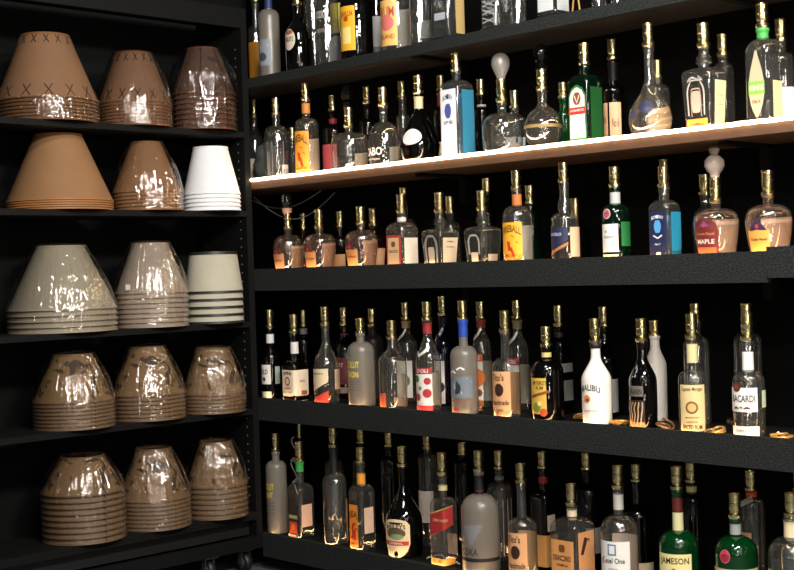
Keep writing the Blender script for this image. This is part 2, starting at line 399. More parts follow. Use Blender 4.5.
# measured places: x, y, radius, shoulder height, height of the lip, height to the top of the socket, shape
G = {
 'A0': (0.253, 0.26, 0.0338, 0.2562, 0.3743, 0.4671, 'cyl'),
 'A1': (0.072, -0.0533, 0.0416, 0.2445, 0.3394, 0.4184, 'cyl'),
 'A2': (0.0763, -0.2255, 0.0503, 0.1478, 0.2636, 0.3408, 'slope'),
 'A3b': (0.2478, -0.1214, 0.0402, 0.3374, 0.4296, 0.5097, 'cyl'),
 'A3': (0.072, -0.4031, 0.0433, 0.2408, 0.3236, 0.3987, 'cyl'),
 'A4b': (0.2449, -0.292, 0.0431, 0.2881, 0.3859, 0.4641, 'cyl'),
 'A4': (0.087, -0.5493, 0.061, 0.2032, 0.3212, 0.395, 'cyl'),
 'A5': (0.2498, -0.4865, 0.0382, 0.2556, 0.3508, 0.427, 'cyl'),
 'A6': (0.0796, -0.7651, 0.0536, 0.2306, 0.3376, 0.4088, 'cyl'),
 'A7': (0.072, -0.8957, 0.0367, 0.2066, 0.3113, 0.3811, 'cyl'),
 'A8': (0.072, -1.0313, 0.0454, 0.21, 0.3125, 0.3807, 'square'),
 'A9': (0.072, -1.2552, 0.04, 0.186, 0.2354, 0.3012, 'square'),
 'A9b': (0.253, -1.1916, 0.0292, 0.2048, 0.2903, 0.3588, 'cyl'),
 'A10': (0.072, -1.4915, 0.0396, 0.1585, 0.2218, 0.285, 'square'),
 'A12': (0.253, -1.5366, 0.0259, 0.2233, 0.2879, 0.3526, 'cyl'),
 'A13': (0.253, -1.6084, 0.024, 0.2253, 0.2892, 0.353, 'cyl'),
 'A14': (0.072, -1.8287, 0.0249, 0.1553, 0.2148, 0.2744, 'square'),
 'B1': (0.2456, 0.2844, 0.0424, 0.1948, 0.2966, 0.3728, 'slope'),
 'B2': (0.0795, -0.07, 0.0535, 0.1784, 0.2615, 0.3248, 'bell'),
 'B3': (0.251, 0.0417, 0.037, 0.1193, 0.1892, 0.2303, 'cyl'),
 'B4': (0.0722, -0.2631, 0.0462, 0.1943, 0.2981, 0.3596, 'cyl'),
 'B5': (0.2444, -0.2225, 0.0436, 0.1878, 0.2709, 0.3302, 'cyl'),
 'B6': (0.0971, -0.4786, 0.0711, 0.1329, 0.174, 0.2451, 'bell'),
 'B7': (0.253, -0.4159, 0.0347, 0.2002, 0.2773, 0.3429, 'cyl'),
 'B8': (0.084, -0.6815, 0.058, 0.1131, 0.229, 0.2942, 'bell'),
 'B9': (0.253, -0.6106, 0.0263, 0.2029, 0.2816, 0.3378, 'cyl'),
 'B10': (0.0896, -0.8583, 0.0636, 0.1426, 0.252, 0.3154, 'cone'),
 'B11': (0.253, -0.8135, 0.0328, 0.2034, 0.2798, 0.3343, 'cyl'),
 'B12': (0.072, -1.0608, 0.0452, 0.2438, 0.3051, 0.364, 'square'),
 'B13': (0.253, -1.0094, 0.03, 0.1821, 0.2421, 0.2951, 'cyl'),
 'B14': (0.0941, -1.2434, 0.0681, 0.1072, 0.1802, 0.2532, 'bell'),
 'B15': (0.253, -1.1634, 0.0288, 0.1275, 0.1792, 0.2378, 'square'),
 'B16': (0.0872, -1.423, 0.0612, 0.1464, 0.1979, 0.2622, 'globe'),
 'B17': (0.253, -1.377, 0.0283, 0.1289, 0.1889, 0.2388, 'cyl'),
 'B18': (0.072, -1.6074, 0.0412, 0.1932, 0.2522, 0.3174, 'square'),
 'B19': (0.253, -1.5823, 0.0338, 0.1843, 0.2872, 0.3515, 'cyl'),
 'B20': (0.0904, -1.8356, 0.0644, 0.1603, 0.2799, 0.3457, 'agave'),
 'B21': (0.2505, -1.7537, 0.0375, 0.1637, 0.2074, 0.2604, 'cyl'),
 'B22': (0.0761, -2.0349, 0.0501, 0.1722, 0.2469, 0.3129, 'herr'),
 'B23': (0.253, -1.9879, 0.025, 0.1958, 0.2436, 0.3065, 'square'),
 'B24': (0.072, -2.2275, 0.0399, 0.2021, 0.2712, 0.3375, 'leaf'),
 'B25': (0.253, -2.1805, 0.0347, 0.2053, 0.2572, 0.3207, 'cyl'),
 'C1': (0.0871, -0.1113, 0.0611, 0.1112, 0.1703, 0.2295, 'crown'),
 'C2': (0.2512, -0.0112, 0.0368, 0.1094, 0.1707, 0.232, 'cyl'),
 'C3': (0.0874, -0.3014, 0.0614, 0.1157, 0.1618, 0.2309, 'crown'),
 'C4': (0.2484, -0.2421, 0.0396, 0.1091, 0.1684, 0.2278, 'cyl'),
 'C5': (0.0872, -0.5386, 0.0612, 0.1178, 0.166, 0.2291, 'crown'),
 'C6': (0.2419, -0.4415, 0.0461, 0.1094, 0.1632, 0.2286, 'crown'),
 'C7': (0.072, -0.7725, 0.0447, 0.1336, 0.1979, 0.2586, 'square'),
 'C8': (0.253, -0.6014, 0.0342, 0.1559, 0.2386, 0.2988, 'square'),
 'C9': (0.076, -0.9576, 0.05, 0.1185, 0.188, 0.2539, 'herr'),
 'C10': (0.2517, -0.8415, 0.0363, 0.1376, 0.1921, 0.2501, 'cyl'),
 'C11': (0.0744, -1.1584, 0.0484, 0.1167, 0.1839, 0.2478, 'herr'),
 'C12': (0.253, -1.0221, 0.0318, 0.1754, 0.2566, 0.3025, 'slope'),
 'C13': (0.0752, -1.313, 0.0492, 0.1525, 0.2443, 0.3032, 'cyl'),
 'C14': (0.253, -1.2189, 0.0342, 0.1618, 0.2029, 0.2644, 'cyl'),
 'C15': (0.072, -1.5132, 0.0443, 0.1329, 0.2531, 0.3132, 'bump'),
 'C16': (0.2417, -1.4214, 0.0463, 0.0984, 0.148, 0.2075, 'crown'),
 'C17': (0.072, -1.7104, 0.0428, 0.1415, 0.224, 0.2851, 'cyl'),
 'C18': (0.072, -1.8882, 0.037, 0.144, 0.212, 0.2712, 'square'),
 'C19': (0.253, -1.7678, 0.0284, 0.1679, 0.2553, 0.3083, 'square'),
 'C20': (0.0908, -2.0507, 0.0648, 0.118, 0.1583, 0.2274, 'crown'),
 'C21': (0.2455, -1.916, 0.0425, 0.1077, 0.1897, 0.2503, 'crown'),
 'C22': (0.0901, -2.2195, 0.0641, 0.1149, 0.1651, 0.2347, 'crown'),
 'D1': (0.072, 0.0037, 0.038, 0.164, 0.2842, 0.3563, 'cyl'),
 'D2': (0.072, -0.1484, 0.0401, 0.1328, 0.2662, 0.3368, 'square'),
 'D3': (0.2511, 0.009, 0.0369, 0.2172, 0.2829, 0.3444, 'cyl'),
 'D4': (0.0757, -0.3319, 0.0497, 0.1383, 0.2989, 0.3677, 'slope'),
 'D5': (0.2484, -0.2452, 0.0396, 0.1902, 0.2893, 0.3567, 'slope'),
 'D6': (0.0761, -0.5292, 0.0501, 0.2003, 0.2709, 0.3247, 'cyl'),
 'D7': (0.2493, -0.4092, 0.0387, 0.2248, 0.2868, 0.3526, 'cyl'),
 'D8': (0.0767, -0.6972, 0.0507, 0.1716, 0.2549, 0.3165, 'slope'),
 'D9': (0.2466, -0.5987, 0.0414, 0.2133, 0.315, 0.3753, 'slope'),
 'D10': (0.072, -0.8845, 0.0439, 0.1772, 0.3214, 0.3847, 'slope'),
 'D11': (0.2514, -0.7878, 0.0366, 0.2168, 0.3304, 0.3964, 'slope'),
 'D12': (0.0722, -1.0563, 0.0462, 0.1992, 0.3258, 0.3874, 'cyl'),
 'D13': (0.2524, -0.9751, 0.0356, 0.2205, 0.3203, 0.3773, 'slope'),
 'D14': (0.0724, -1.2462, 0.0464, 0.1642, 0.2837, 0.3534, 'cyl'),
 'D15': (0.2499, -1.1468, 0.0381, 0.2102, 0.3212, 0.3801, 'slope'),
 'D16': (0.0793, -1.4154, 0.0533, 0.1562, 0.2402, 0.3015, 'cyl'),
 'D17': (0.253, -1.3283, 0.0332, 0.2276, 0.295, 0.3623, 'square'),
 'D18': (0.0727, -1.6182, 0.0467, 0.1388, 0.254, 0.3288, 'slope'),
 'D19': (0.2473, -1.5204, 0.0407, 0.1796, 0.297, 0.3589, 'slope'),
 'D20': (0.072, -1.793, 0.0422, 0.1426, 0.2633, 0.3297, 'slope'),
 'D21': (0.253, -1.7137, 0.0347, 0.1722, 0.2701, 0.3143, 'slope'),
 'D22': (0.072, -1.9701, 0.0423, 0.1525, 0.2752, 0.3452, 'cyl'),
 'D23': (0.2481, -1.8693, 0.0399, 0.2418, 0.3124, 0.3676, 'cyl'),
 'D24': (0.072, -2.1529, 0.0451, 0.1539, 0.2724, 0.3457, 'cyl'),
 'D25': (0.2464, -2.0469, 0.0416, 0.2543, 0.3197, 0.3672, 'cyl'),
 'E1': (0.072, -0.008, 0.042, 0.2578, 0.3259, 0.394, 'cyl'),
 'E3': (0.072, -0.1566, 0.0401, 0.1843, 0.3022, 0.3728, 'square'),
 'E4': (0.2508, 0.057, 0.0372, 0.2831, 0.3576, 0.4114, 'cyl'),
 'E5': (0.072, -0.3616, 0.0457, 0.2352, 0.3687, 0.4412, 'cyl'),
 'E6': (0.2479, -0.1584, 0.0401, 0.2565, 0.3449, 0.4132, 'cyl'),
 'E7': (0.072, -0.5132, 0.0381, 0.2123, 0.3243, 0.3765, 'square'),
 'E8': (0.2488, -0.3246, 0.0392, 0.2865, 0.3611, 0.4161, 'cyl'),
 'E9': (0.093, -0.7149, 0.067, 0.128, 0.3241, 0.393, 'slope'),
 'E10': (0.2497, -0.4835, 0.0383, 0.2997, 0.3612, 0.4111, 'cyl'),
 'E11': (0.2508, -0.6881, 0.0372, 0.3242, 0.369, 0.41, 'cyl'),
 'E12': (0.072, -0.9364, 0.037, 0.2094, 0.3144, 0.3913, 'square'),
 'E13': (0.253, -0.8651, 0.0326, 0.3241, 0.3604, 0.4004, 'cyl'),
 'E14': (0.0909, -1.0921, 0.0649, 0.2063, 0.3398, 0.4082, 'cyl'),
 'E15': (0.2423, -1.0498, 0.0457, 0.2495, 0.3235, 0.387, 'cyl'),
 'E16': (0.0738, -1.2955, 0.0478, 0.1719, 0.3238, 0.3832, 'cyl'),
 'E17': (0.2517, -1.2412, 0.0363, 0.2398, 0.3426, 0.3974, 'square'),
 'E18': (0.0815, -1.4988, 0.0555, 0.2015, 0.2686, 0.3357, 'square'),
 'E19': (0.245, -1.4344, 0.043, 0.2807, 0.357, 0.41, 'cyl'),
 'E20': (0.0831, -1.6812, 0.0571, 0.2107, 0.3406, 0.4087, 'cyl'),
 'E21': (0.2369, -1.6401, 0.0511, 0.2258, 0.3377, 0.3889, 'cyl'),
 'E22': (0.0839, -1.8962, 0.0579, 0.1891, 0.3587, 0.4241, 'cyl'),
 'E23': (0.2509, -1.8351, 0.0371, 0.2954, 0.3512, 0.41, 'cyl'),
 'E24': (0.0862, -2.0887, 0.0602, 0.1937, 0.2942, 0.3631, 'cyl'),
 'E25': (0.2493, -2.0445, 0.0387, 0.3027, 0.3475, 0.4041, 'cyl'),
 'E26': (0.0925, -2.2619, 0.0665, 0.2297, 0.3187, 0.3826, 'jug'),
 'E27': (0.2447, -2.2045, 0.0433, 0.3207, 0.364, 0.416, 'cyl'),
}
ZT = dict(A=1.948, B=1.543, C=1.185, D=.676, E=.142)
ZS = dict(S1=1.739, S2=1.427, S3=.991, S4=.646, S5=.238)
# x, y, base radius, top radius, step of the stack, height, count
SHADES = {
 'S1a': (-0.7998, 0.1475, 0.1825, 0.0848, 0.0127, 0.2447, 7),
 'S1b': (-0.4605, 0.1025, 0.1375, 0.0659, 0.0123, 0.1969, 8),
 'S1c': (-0.165, 0.07, 0.125, 0.0586, 0.0197, 0.185, 8),
 'S2a': (-0.7568, 0.1563, 0.1913, 0.0837, 0.0082, 0.2463, 5),
 'S2b': (-0.4208, 0.0976, 0.1326, 0.0549, 0.0135, 0.1941, 6),
 'S2c': (-0.1514, 0.0564, 0.1114, 0.0664, 0.0159, 0.1866, 5),
 'S3a': (-0.7594, 0.1602, 0.1952, 0.0838, 0.02, 0.231, 5),
 'S3b': (-0.4132, 0.1018, 0.1368, 0.0664, 0.0181, 0.1902, 8),
 'S3c': (-0.1537, 0.0587, 0.1137, 0.0919, 0.0293, 0.1609, 5),
 'S4a': (-0.7544, 0.1099, 0.1449, 0.0688, 0.0135, 0.17, 8),
 'S4b': (-0.4428, 0.1034, 0.1384, 0.0624, 0.0152, 0.181, 7),
 'S4c': (-0.1637, 0.0687, 0.1237, 0.0646, 0.0142, 0.1789, 6),
 'S5a': (-0.7271, 0.1143, 0.1493, 0.0747, 0.0214, 0.1293, 9),
 'S5b': (-0.4321, 0.0999, 0.1349, 0.0626, 0.0152, 0.1881, 8),
 'S5c': (-0.1596, 0.0749, 0.1196, 0.0608, 0.0201, 0.1714, 7),
}
CAMR = (0.719598, -0.693696, -0.03106)
CAMU = (0.030177, -0.013447, 0.999454)
CAMF = (0.693735, 0.720142, -0.011257)
CAMP = (-3.193159, -4.127761, 1.175416)
LED, LED2, EXPO = 26.0, 22.0, 0.0
LAMPS = [
 ('ceiling_panel_behind_camera', (-2.4, -3.6, 2.70), (-.4, -.4, .9), .6, .25, 45),
 ('ceiling_panel_right', (-1.1, -3.6, 2.70), (0, -1.5, .9), .6, .25, 75),
 ('ceiling_panel_middle', (-1.3, -2.2, 2.80), (-.3, -.3, .7), .4, .2, 28),
]
ADDED_POINTS = [((-2.2, -4.3, 1.75), 16), ((-1.3, -4.6, 1.5), 16), ((-2.9, -4.9, 1.3), 12), ((-.9, -4.4, 2.1), 12), ((-3.4, -5.2, 2.2), 14), ((-1.8, -5.2, .9), 10), ((-2.6, -4.6, 2.3), 8), ((-3.6, -4.2, .9), 6), ((-1.9, -3.0, 2.35), 6), ((-2.7, -2.6, 2.3), 4), ((-4.3, -2.9, 1.7), 7), ((-2.0, -3.9, 1.15), 8), ((-3.3, -3.7, 2.45), 5), ((-1.6, -2.7, 2.0), 3), ((-2.9, -3.0, .7), 3), ((-1.5, -3.7, .6), 5), ((-2.2, -3.9, .45), 5), ((-1.0, -3.5, .9), 3)]  # unseen point lights, added to put highlights on brass, glass and wraps
GROUPS = {'A': 'liquor bottles on the top shelf', 'B': 'liquor bottles on the lit shelf', 'C': 'liquor bottles on the shelf below the lit one',
          'D': 'liquor bottles on the fourth shelf down', 'E': 'liquor bottles on the bottom shelf'}
def flame(u, v, c='c8361c', s=1):
    return [ST(c, [(u-.5*s, v-.2*s), (u-.1*s, v-.1*s), (u-.2*s, v+.05*s), (u+.2*s, v+.16*s)], .035*s), ST(c, [(u+.25*s, v-.22*s), (u, v-.05*s), (u+.5*s, v+.05*s)], .028*s)]
def crown_l(c, hi, txt, sub=None, cap='6b1f2a'):
    art = [S(cap, [(-.55, .6, .62), (-.3, .6, .74), (0, .62, .9), (.3, .6, .74), (.55, .6, .62)]), S(hi, disc_(0, .7, .05)), T('4a2410', txt, 0, .38, 1.1, .09)]
    if sub: art.append(T('f0e0d0', sub, 0, .42, 1.25, .1))
    return L(c, 0, 0, 0, 0, *art, shape=[(-.72, .02, .6), (-.4, .02, .68), (0, .02, .8), (.4, .02, .68), (.72, .02, .6)])
def disc_(u, v, r, ru=None): return ('disc', u, v, r, ru)
def arch(c, u, v0, v1, w, t): return ST(c, [(u+w*math.cos(PI-PI*i/12)*(1), v0+(v1-v0)*(.45+.55*math.sin(PI*i/12)) if 0 < i < 12 else v0+(v1-v0)*.45) for i in range(13)], t)
def horseshoe(u, v0, v1, w, c='c9c4bd', t=.02):
    pts = [(u-w, v0)]+[(u-w*math.cos(PI*i/12), v0+(v1-v0)*(.6+.4*math.sin(PI*i/12))) for i in range(13)]+[(u+w, v0)]
    return ST(c, pts, t)
FIRE = [L('f2a331', -1.0, 1.0, .1, .9, T('3b1406', 'FIREBALL', 0, .77, 1.75, .15, .08), *flame(0, .42), T('7a2a0c', 'CINNAMON WHISKY', 0, .17, 1.6, .05))]
DIS = [L('b3362a', -.88, .88, .03, .86, S('e0b98c', rect(-.68, .68, .1, .79)), S('7a4a22', disc_(0, .62, .07), 'emblem'), T('5a3016', 'DISARONNO', 0, .43, 1.1, .08)), BK('e2d6c8', .1, .78, 2, .8), BK('d8cfc4', .1, .78, 4, .8)]
def stoli(c, art, band=None, neck=None):
    return dict(g='clear', n=[(neck or c, .62, .93)], l=[L('e9e6e0', -1.25, 1.0, .04, .88, S(c, rect(-1.25, 1.0, .76, .88), 'label_band'), T('f4f2ee', 'STOLI', -.1, .82, 1.4, .07), *art, *( [S(band, rect(-1.25, 1.0, .04, .14), 'label_band')] if band else [])), BK('cfc4b6', .1, .75)],
        a=[ST('f2f2f0', [(-1.2, 1.18), (-.5, 1.12), (.2, 1.2), (.9, 1.3)], .03)])
TITO = [L('e0a877', -1.1, 1.1, .02, .95, T('2a1a12', "Tito's", -.15, .83, 1.3, .14), S('3a241a', disc_(0, .58, .13, .46)), T('3a2418', 'Handmade', .05, .33, 1.7, .11), T('4a3020', 'VODKA', .05, .18, .7, .04)), BK('c79b6a', .04, .9, 4, 1.1)]
HERR = [L('d9822e', -.85, .85, .03, .2)]
SPEC = {
# ---- top shelf
'A0': dict(d='clear bottle with an orange label half hidden by the cabinet post on the top shelf', l=[L('e59a2c', -1.4, 1.6, .05, .8)]),
'A1': dict(g='frost', n=[('22305f', .35, 1)], d='frosted bottle with a blue neck at the cabinet end of the top shelf', l=[L('8d949b', -1.2, 1.3, .2, .62, ST('e8ecef', [(-.9, .3), (-.2, .5), (.5, .36), (1.1, .52)], .03), S('434c57', disc_(.2, .34, .07)))]),
'A2': dict(g='black', d='black cream liqueur bottle with a small oval label near its shoulder on the top shelf', l=[L('d9cdb8', 0, 0, 0, 0, T('2a1a12', 'BAILEYS', .1, .86, 1.0, .12), S('a8623a', disc_(.1, 1.04, .06, .5)), shape=disc_(.1, .85, .28, .72))]),
'A3b': dict(d='clear bottle standing behind the black bottle with the oval label, top shelf'),
'A3': dict(d='clear round-shouldered bottle with faint silver print just left of the yellow-labelled brown bottle', a=[T('b9b9b9', 'VODKA', .3, .8, 1.5, .12), T('9a8a8a', 'IMPORTED', .3, .55, 1.2, .06)], l=[BK('9a9a98', .1, .5)]),
'A4b': dict(g='brown', d='dark bottle with a yellow back label peeking out left of the yellow-labelled brown bottle', l=[L('c9b23a', -1.5, 2, .55, .95), L('7a4a3a', -1.5, 2, .1, .5, name='back_label')]),
'A4': dict(g='black', d='dark brown bottle with a tall golden yellow label on the top shelf', l=[L('f0b429', -.5, .95, .18, .98, S('fbe08a', rect(-.2, .6, .3, .6)), S('c24a1c', disc_(.2, .75, .05)), T('a1341a', 'KAHLUA', .2, .84, 1.2, .1))]),
'A5': dict(g='brown', d='dark bottle with a grey label right behind the yellow-labelled brown bottle', l=[L('9c9a98', -1, 2.4, .1, .75, S('55504e', rect(-.2, 2.3, .1, .3)))]),
'A6': dict(d='clear bottle with an orange-pink label and red lettering on the top shelf', l=[L('eab868', -.7, 1.15, .1, .8, T('b03a3a', 'RUM', .2, .62, 1.4, .16), S('d8726a', disc_(.2, .45, .12)), T('a8462a', 'ISLAND', .2, .24, 1.4, .07)), BK('c9c2ba')]),
'A7': dict(d='slim clear bottle between the orange-pink label and the grey-banded bottle', l=[BK('8f918f', .2, .5)]),
'A8': dict(d='square clear bottle with a grey band and a tan back label on a black stand', stand=1, l=[L('a9b0b8', -.5, .7, .3, .42), BK('b59a62', .06, .7, 2.3, .5)]),
'A9': dict(d='square textured clear decanter on a black stand, top shelf', stand=1, a=[ST('bfc3c6', [(-.8, .1+.16*i), (.8, .18+.16*i)], .008) for i in range(5)]+[ST('bfc3c6', [(-.8, .2+.16*i), (.8, .06+.16*i)], .008) for i in range(5)]),
'A9b': dict(d='narrow clear bottle behind the right side of the textured decanter, top shelf'),
'A10': dict(d='square clear bottle with a silvery white scripted label on a black stand', stand=1, l=[L('c9cccf', -.85, .85, .1, .95, T('7c8084', 'Reserva', 0, .55, 1.3, .2)), L('b9bcbf', 1.2, 2.8, .1, .95, name='back_label')]),
'A12': dict(d='small clear bottle behind the gold cord loop, top shelf'),
'A13': dict(d='slim clear bottle second from the right on the top shelf'),
'A14': dict(d='small square clear bottle rightmost on the top shelf'),
# ---- lit shelf
'B1': dict(d='clear sloping bottle with a cream label tucked beside the cabinet post, lit shelf', l=[L('d9c5ae', -.4, 2.2, .1, .62)]),
'B2': dict(d='ribbed clear bell-shaped bottle with a small white tag on the lit shelf', l=[L('e6ddd2', 1.6, 2.3, .06, .34, T('55504a', 'III II', 1.95, .2, .5, .1))], a=[ST('a9a49e', [(-1+i*.55, .1), (-1+i*.55, .85)], .006) for i in range(6)]),
'B3': dict(d='short clear bottle behind the ribbed bell-shaped bottle, lit shelf'),
'B4': dict(rot=14, n=[('d98a3a', .5, .86)], d='clear whisky bottle with a flame-orange label and orange neck band on the lit shelf', l=FIRE+[('back_label', 'e3c9b4', rect(3.0, 5.0, .12, .78), (S('2a2523', disc_(4, .5, .16)),), None)]),
'B5': dict(g='brown', n=[('a8323a', .18, .62)], d='bottle with a red neck and red label behind the squat flask on the lit shelf', l=[L('c04a52', -1.3, 1.4, .08, .72)]),
'B6': dict(x='finial', d='squat clear flask with a dark crystal stopper at the left of the lit shelf', l=[BK('c9b8ac', .15, .6, 4, .7)]),
'B7': dict(g='brown', d='plain dark brown bottle behind and left of the clear bottle with white lettering'),
'B8': dict(d='clear bell-shaped tequila bottle with white printed lettering on the lit shelf', a=[T('f6f2ee', 'CABO', -.1, .55, 1.9, .26), T('d9d2ca', 'WABO TEQUILA', -.1, .3, 1.5, .06)], l=[BK('bdb4ae', .1, .75, 4, .6)]),
'B9': dict(d='slim clear bottle just left of the black bottle with the white disc'),
'B10': dict(g='black', n=[('d9cba0', .52, .9)], d='black cone-shaped liqueur bottle with a round white disc label', l=[L('f2f0ec', 0, 0, 0, 0, shape=disc_(.3, .68, .2, .85), name='front_label')]),
'B11': dict(g='brown', n=[('8a2a30', .15, .9)], d='thin dark red-necked bottle behind the right side of the black cone-shaped bottle', l=[L('d8b884', -1.3, 1.3, .03, .45)]),
'B12': dict(g='clear', n=[('101418', .05, .8)], d='tall square bottle with a white front and bright blue side on the lit shelf', l=[L('eef1f5', -.86, .86, .03, .98, T('3a3f66', 'BOMBAY', 0, .88, 1.1, .07, .03), S('4a5aa8', disc_(0, .68, .10, .36)), T('3a3f66', 'SAPPHIRE', 0, .52, 1.0, .05), T('a8adb8', 'GIN', 0, .12, .4, .03)), L('2c7896', 1.42, 2.9, .03, .97, name='blue_side', label='bright blue side panel'), BK('2a7fae', .05, .97, 4, .85)]),
'B13': dict(g='brown', n=[('c9c4bd', .2, .42)], d='dark bottle with a pale neck ring left of the clear bulb-topped decanter, lit shelf'),
'B14': dict(x='bulb', d='squat clear decanter topped with a glowing-white light bulb on the lit shelf', l=[BK('b9aea4', .1, .45, 4, .6)]),
'B15': dict(d='small square clear bottle with a grey label behind the bulb-topped decanter', l=[L('b5b7bb', -.8, .9, .05, .6), L('b5b7bb', 1.2, 2.6, .05, .6, name='back_label')]),
'B16': dict(x='finial', d='round moon flask with a gold band and a dark crystal stopper on the lit shelf', l=[L('8f7a48', -1.6, 3.2, .50, .57, name='gold_band')], a=[T('5a4a22', 'ORO ANEJO', .6, .55, 2.2, .05)]),
'B17': dict(g='green', d='thin dark bottle between the moon flask and the green square bottle, lit shelf'),
'B18': dict(g='darkgreen', d='square dark green bottle with a white arched label crossed by a red band', l=[L('2f6a35', 0, 0, 0, 0, S('efe9dc', [(-.76, .12, .78), (-.5, .12, .88), (0, .12, .93), (.5, .12, .88), (.76, .12, .78)]), S('8a4a30', disc_(0, .75, .1, .4)), ST('efe4cf', [(-.2, .8), (0, .68), (.2, .8)], .015), S('d8352a', rect(-.84, .84, .5, .61), 'red_band'), T('f8e8d8', 'JAGERMEISTER', 0, .555, 1.4, .05), T('6a6a5a', '1878', 0, .2, .4, .03), shape=[(-.88, .08, .8), (-.55, .08, .92), (0, .08, .97), (.55, .08, .92), (.88, .08, .8)]), L('0c4a1c', 1.3, 2.9, .05, .93, name='green_side', label='flat green side of the bottle')]),
'B19': dict(g='brown', n=[('0c0b0a', .35, .9)], d='dark bottle with a beige printed label right of the green square bottle', l=[L('d5ac86', -1.3, .0, .08, .8, T('7a4a30', 'RYE', -.6, .5, .7, .1)), L('d9b48c', .25, 1.7, .15, .8, T('6a3a24', 'No 6', .95, .45, .8, .16), name='back_label')]),
'B20': dict(d='teardrop clear bottle with a very long neck and a blue mark on the lit shelf', l=[L('e0bb94', 3.0, 4.9, .1, .62, name='back_label')], a=[S('1c2140', disc_(.5, .58, .12, .5)), S('3c4058', disc_(-.4, .45, .1, .3))]),
'B21': dict(d='short clear bottle partly hidden behind the long-necked teardrop bottle', l=[L('c9a88a', -1, 1.5, .1, .5)]),
'B22': dict(d='square clear bottle with an embossed horseshoe and orange label on the lit shelf', l=[L('e08a34', -.85, .85, .02, .22, T('8a3f14', 'TEQUILA', 0, .12, 1.1, .06)), L('e9d9a6', 1.5, 2.75, .08, .85, ST('a8976a', [(1.7, .6), (2.5, .6)], .006), ST('a8976a', [(1.7, .45), (2.5, .45)], .006), name='back_label')], a=[horseshoe(0, .28, .86, .62, 'b5aea6', .012), horseshoe(0, .26, .72, .34, 'b99a86', .012), T('c5bdb4', 'HERRADURA', 0, .9, 1.1, .05, .05), S('c7a595', disc_(0, .5, .18, .26))]),
'B23': dict(d='clear bottle standing behind the horseshoe bottle on the lit shelf'),
'B24': dict(n=[('3f9a48', .58, .98)], d='clear bottle with a green neck band and leaf-shaped label on the lit shelf', l=[L('b9a98a', 0, 0, 0, 0, S('7fae4a', rect(-.68, .68, .42, .60), 'green_band'), T('f0f4d8', 'HORNITOS', 0, .51, 1.2, .08), T('5a4a36', 'PLATA', 0, .32, .7, .05), shape=[(-.68, .45, .56), (-.5, .28, .74), (-.25, .17, .9), (0, .1, 1.03), (.25, .17, .9), (.5, .28, .74), (.68, .45, .56)]), L('ead29c', 1.4, 2.8, .1, .6, name='back_label')]),
'B25': dict(d='clear bottle with a white label behind the leaf-labelled bottle, lit shelf', l=[L('e3e0da', .0, 2.2, .1, .6)]),
# ---- third shelf
'C1': dict(g='blush', x='cork', d='squat ribbed whisky bottle with a cork ring and glass stopper on the third shelf', l=[crown_l('c48a60', 'b54a3a', 'Crown Royal'), BK('ecd9c8', .05, .9, 4, .9)]),
'C2': dict(g='amber', d='dark bottle behind and between the two leftmost squat ribbed bottles, third shelf'),
'C3': dict(g='blush', d='second squat ribbed whisky bottle from the cabinet on the third shelf', l=[crown_l('cc8c56', 'b54a3a', 'Crown Royal'), BK('e8cdb8', .05, .9, 4, .9)]),
'C4': dict(g='brown', d='dark bottle behind the second squat ribbed bottle, third shelf', l=[L('b98a5a', -1.2, 1.6, .05, .55)]),
'C5': dict(g='blush', d='third squat ribbed whisky bottle from the cabinet, left of the red-framed label', l=[crown_l('cc9058', 'b54a3a', 'Crown Royal'), BK('e8cdb8', .05, .9, 4, .9)]),
'C6': dict(g='amber', d='amber squat bottle behind the third ribbed whisky bottle, third shelf', l=[L('d9a47c', 1.2, 2.6, .1, .7)]),
'C7': dict(d='square clear bottle with a red-framed amber label on the third shelf', n=[('d8d2c8', .45, .7)], l=DIS),
'C8': dict(d='clear bottle directly behind the red-framed amaretto bottle, third shelf'),
'C9': dict(d='square horseshoe bottle with a cream side label, left of the pair, third shelf', l=[L('dcc6a8', 1.2, 2.8, .04, .82, T('6a5a44', 'TEQUILA', 2, .7, .9, .05), T('8a7a60', 'REPOSADO', 2, .55, 1.0, .04), name='back_label'), L('c9b9a4', -.3, .3, .04, .18)], a=[horseshoe(0, .06, .88, .62, '8f8a84', .034), S('b5a89a', disc_(0, .36, .2, .3))]),
'C10': dict(d='clear bottle behind the horseshoe bottle with the cream side label, third shelf'),
'C11': dict(d='square horseshoe bottle with small low labels, right of the pair on the third shelf', l=[L('cdb8a2', 1.45, 2.6, .04, .3, name='back_label'), L('cdb8a2', -.35, .4, .03, .36)], a=[horseshoe(0, .3, .85, .55, 'a8a39c', .028)]),
'C12': dict(g='brown', d='slender dark bottle behind the right-hand horseshoe bottle, third shelf'),
'C13': dict(rot=12, n=[('c9763a', .42, .8)], d='clear whisky bottle with a bright yellow-orange label on the third shelf', l=[L('f4b02c', -1.05, 1.0, .0, .88, T('3b1406', 'FIREBALL', 0, .75, 1.8, .15, .08), *flame(0, .4, s=1.15), T('8a3a0c', 'CINNAMON WHISKY', 0, .08, 1.7, .05)), ('back_label', 'd9d2c9', rect(3.0, 5.0, .04, .82), (S('a83a34', disc_(3.7, .38, .08, .6)),), None)]),
'C14': dict(g='darkgreen', d='thin dark green bottle behind the yellow-orange label, third shelf'),
'C15': dict(d='clear rum bottle with a bulging neck and a slanted dark blue label', l=[('front_label', '23284a', [(-1.3, .2, .82), (1.1, .52, .82)], (S('a8734a', [(-1.3, .1, .17), (1.1, .4, .48)]), T('c9cbe0', 'BARCELO', -.2, .66, 1.4, .07)), None), L('e0bb98', 1.3, 2.7, .12, .82, name='back_label')]),
'C16': dict(g='black', d='low round black bottle behind the bulging-neck rum bottle, third shelf'),
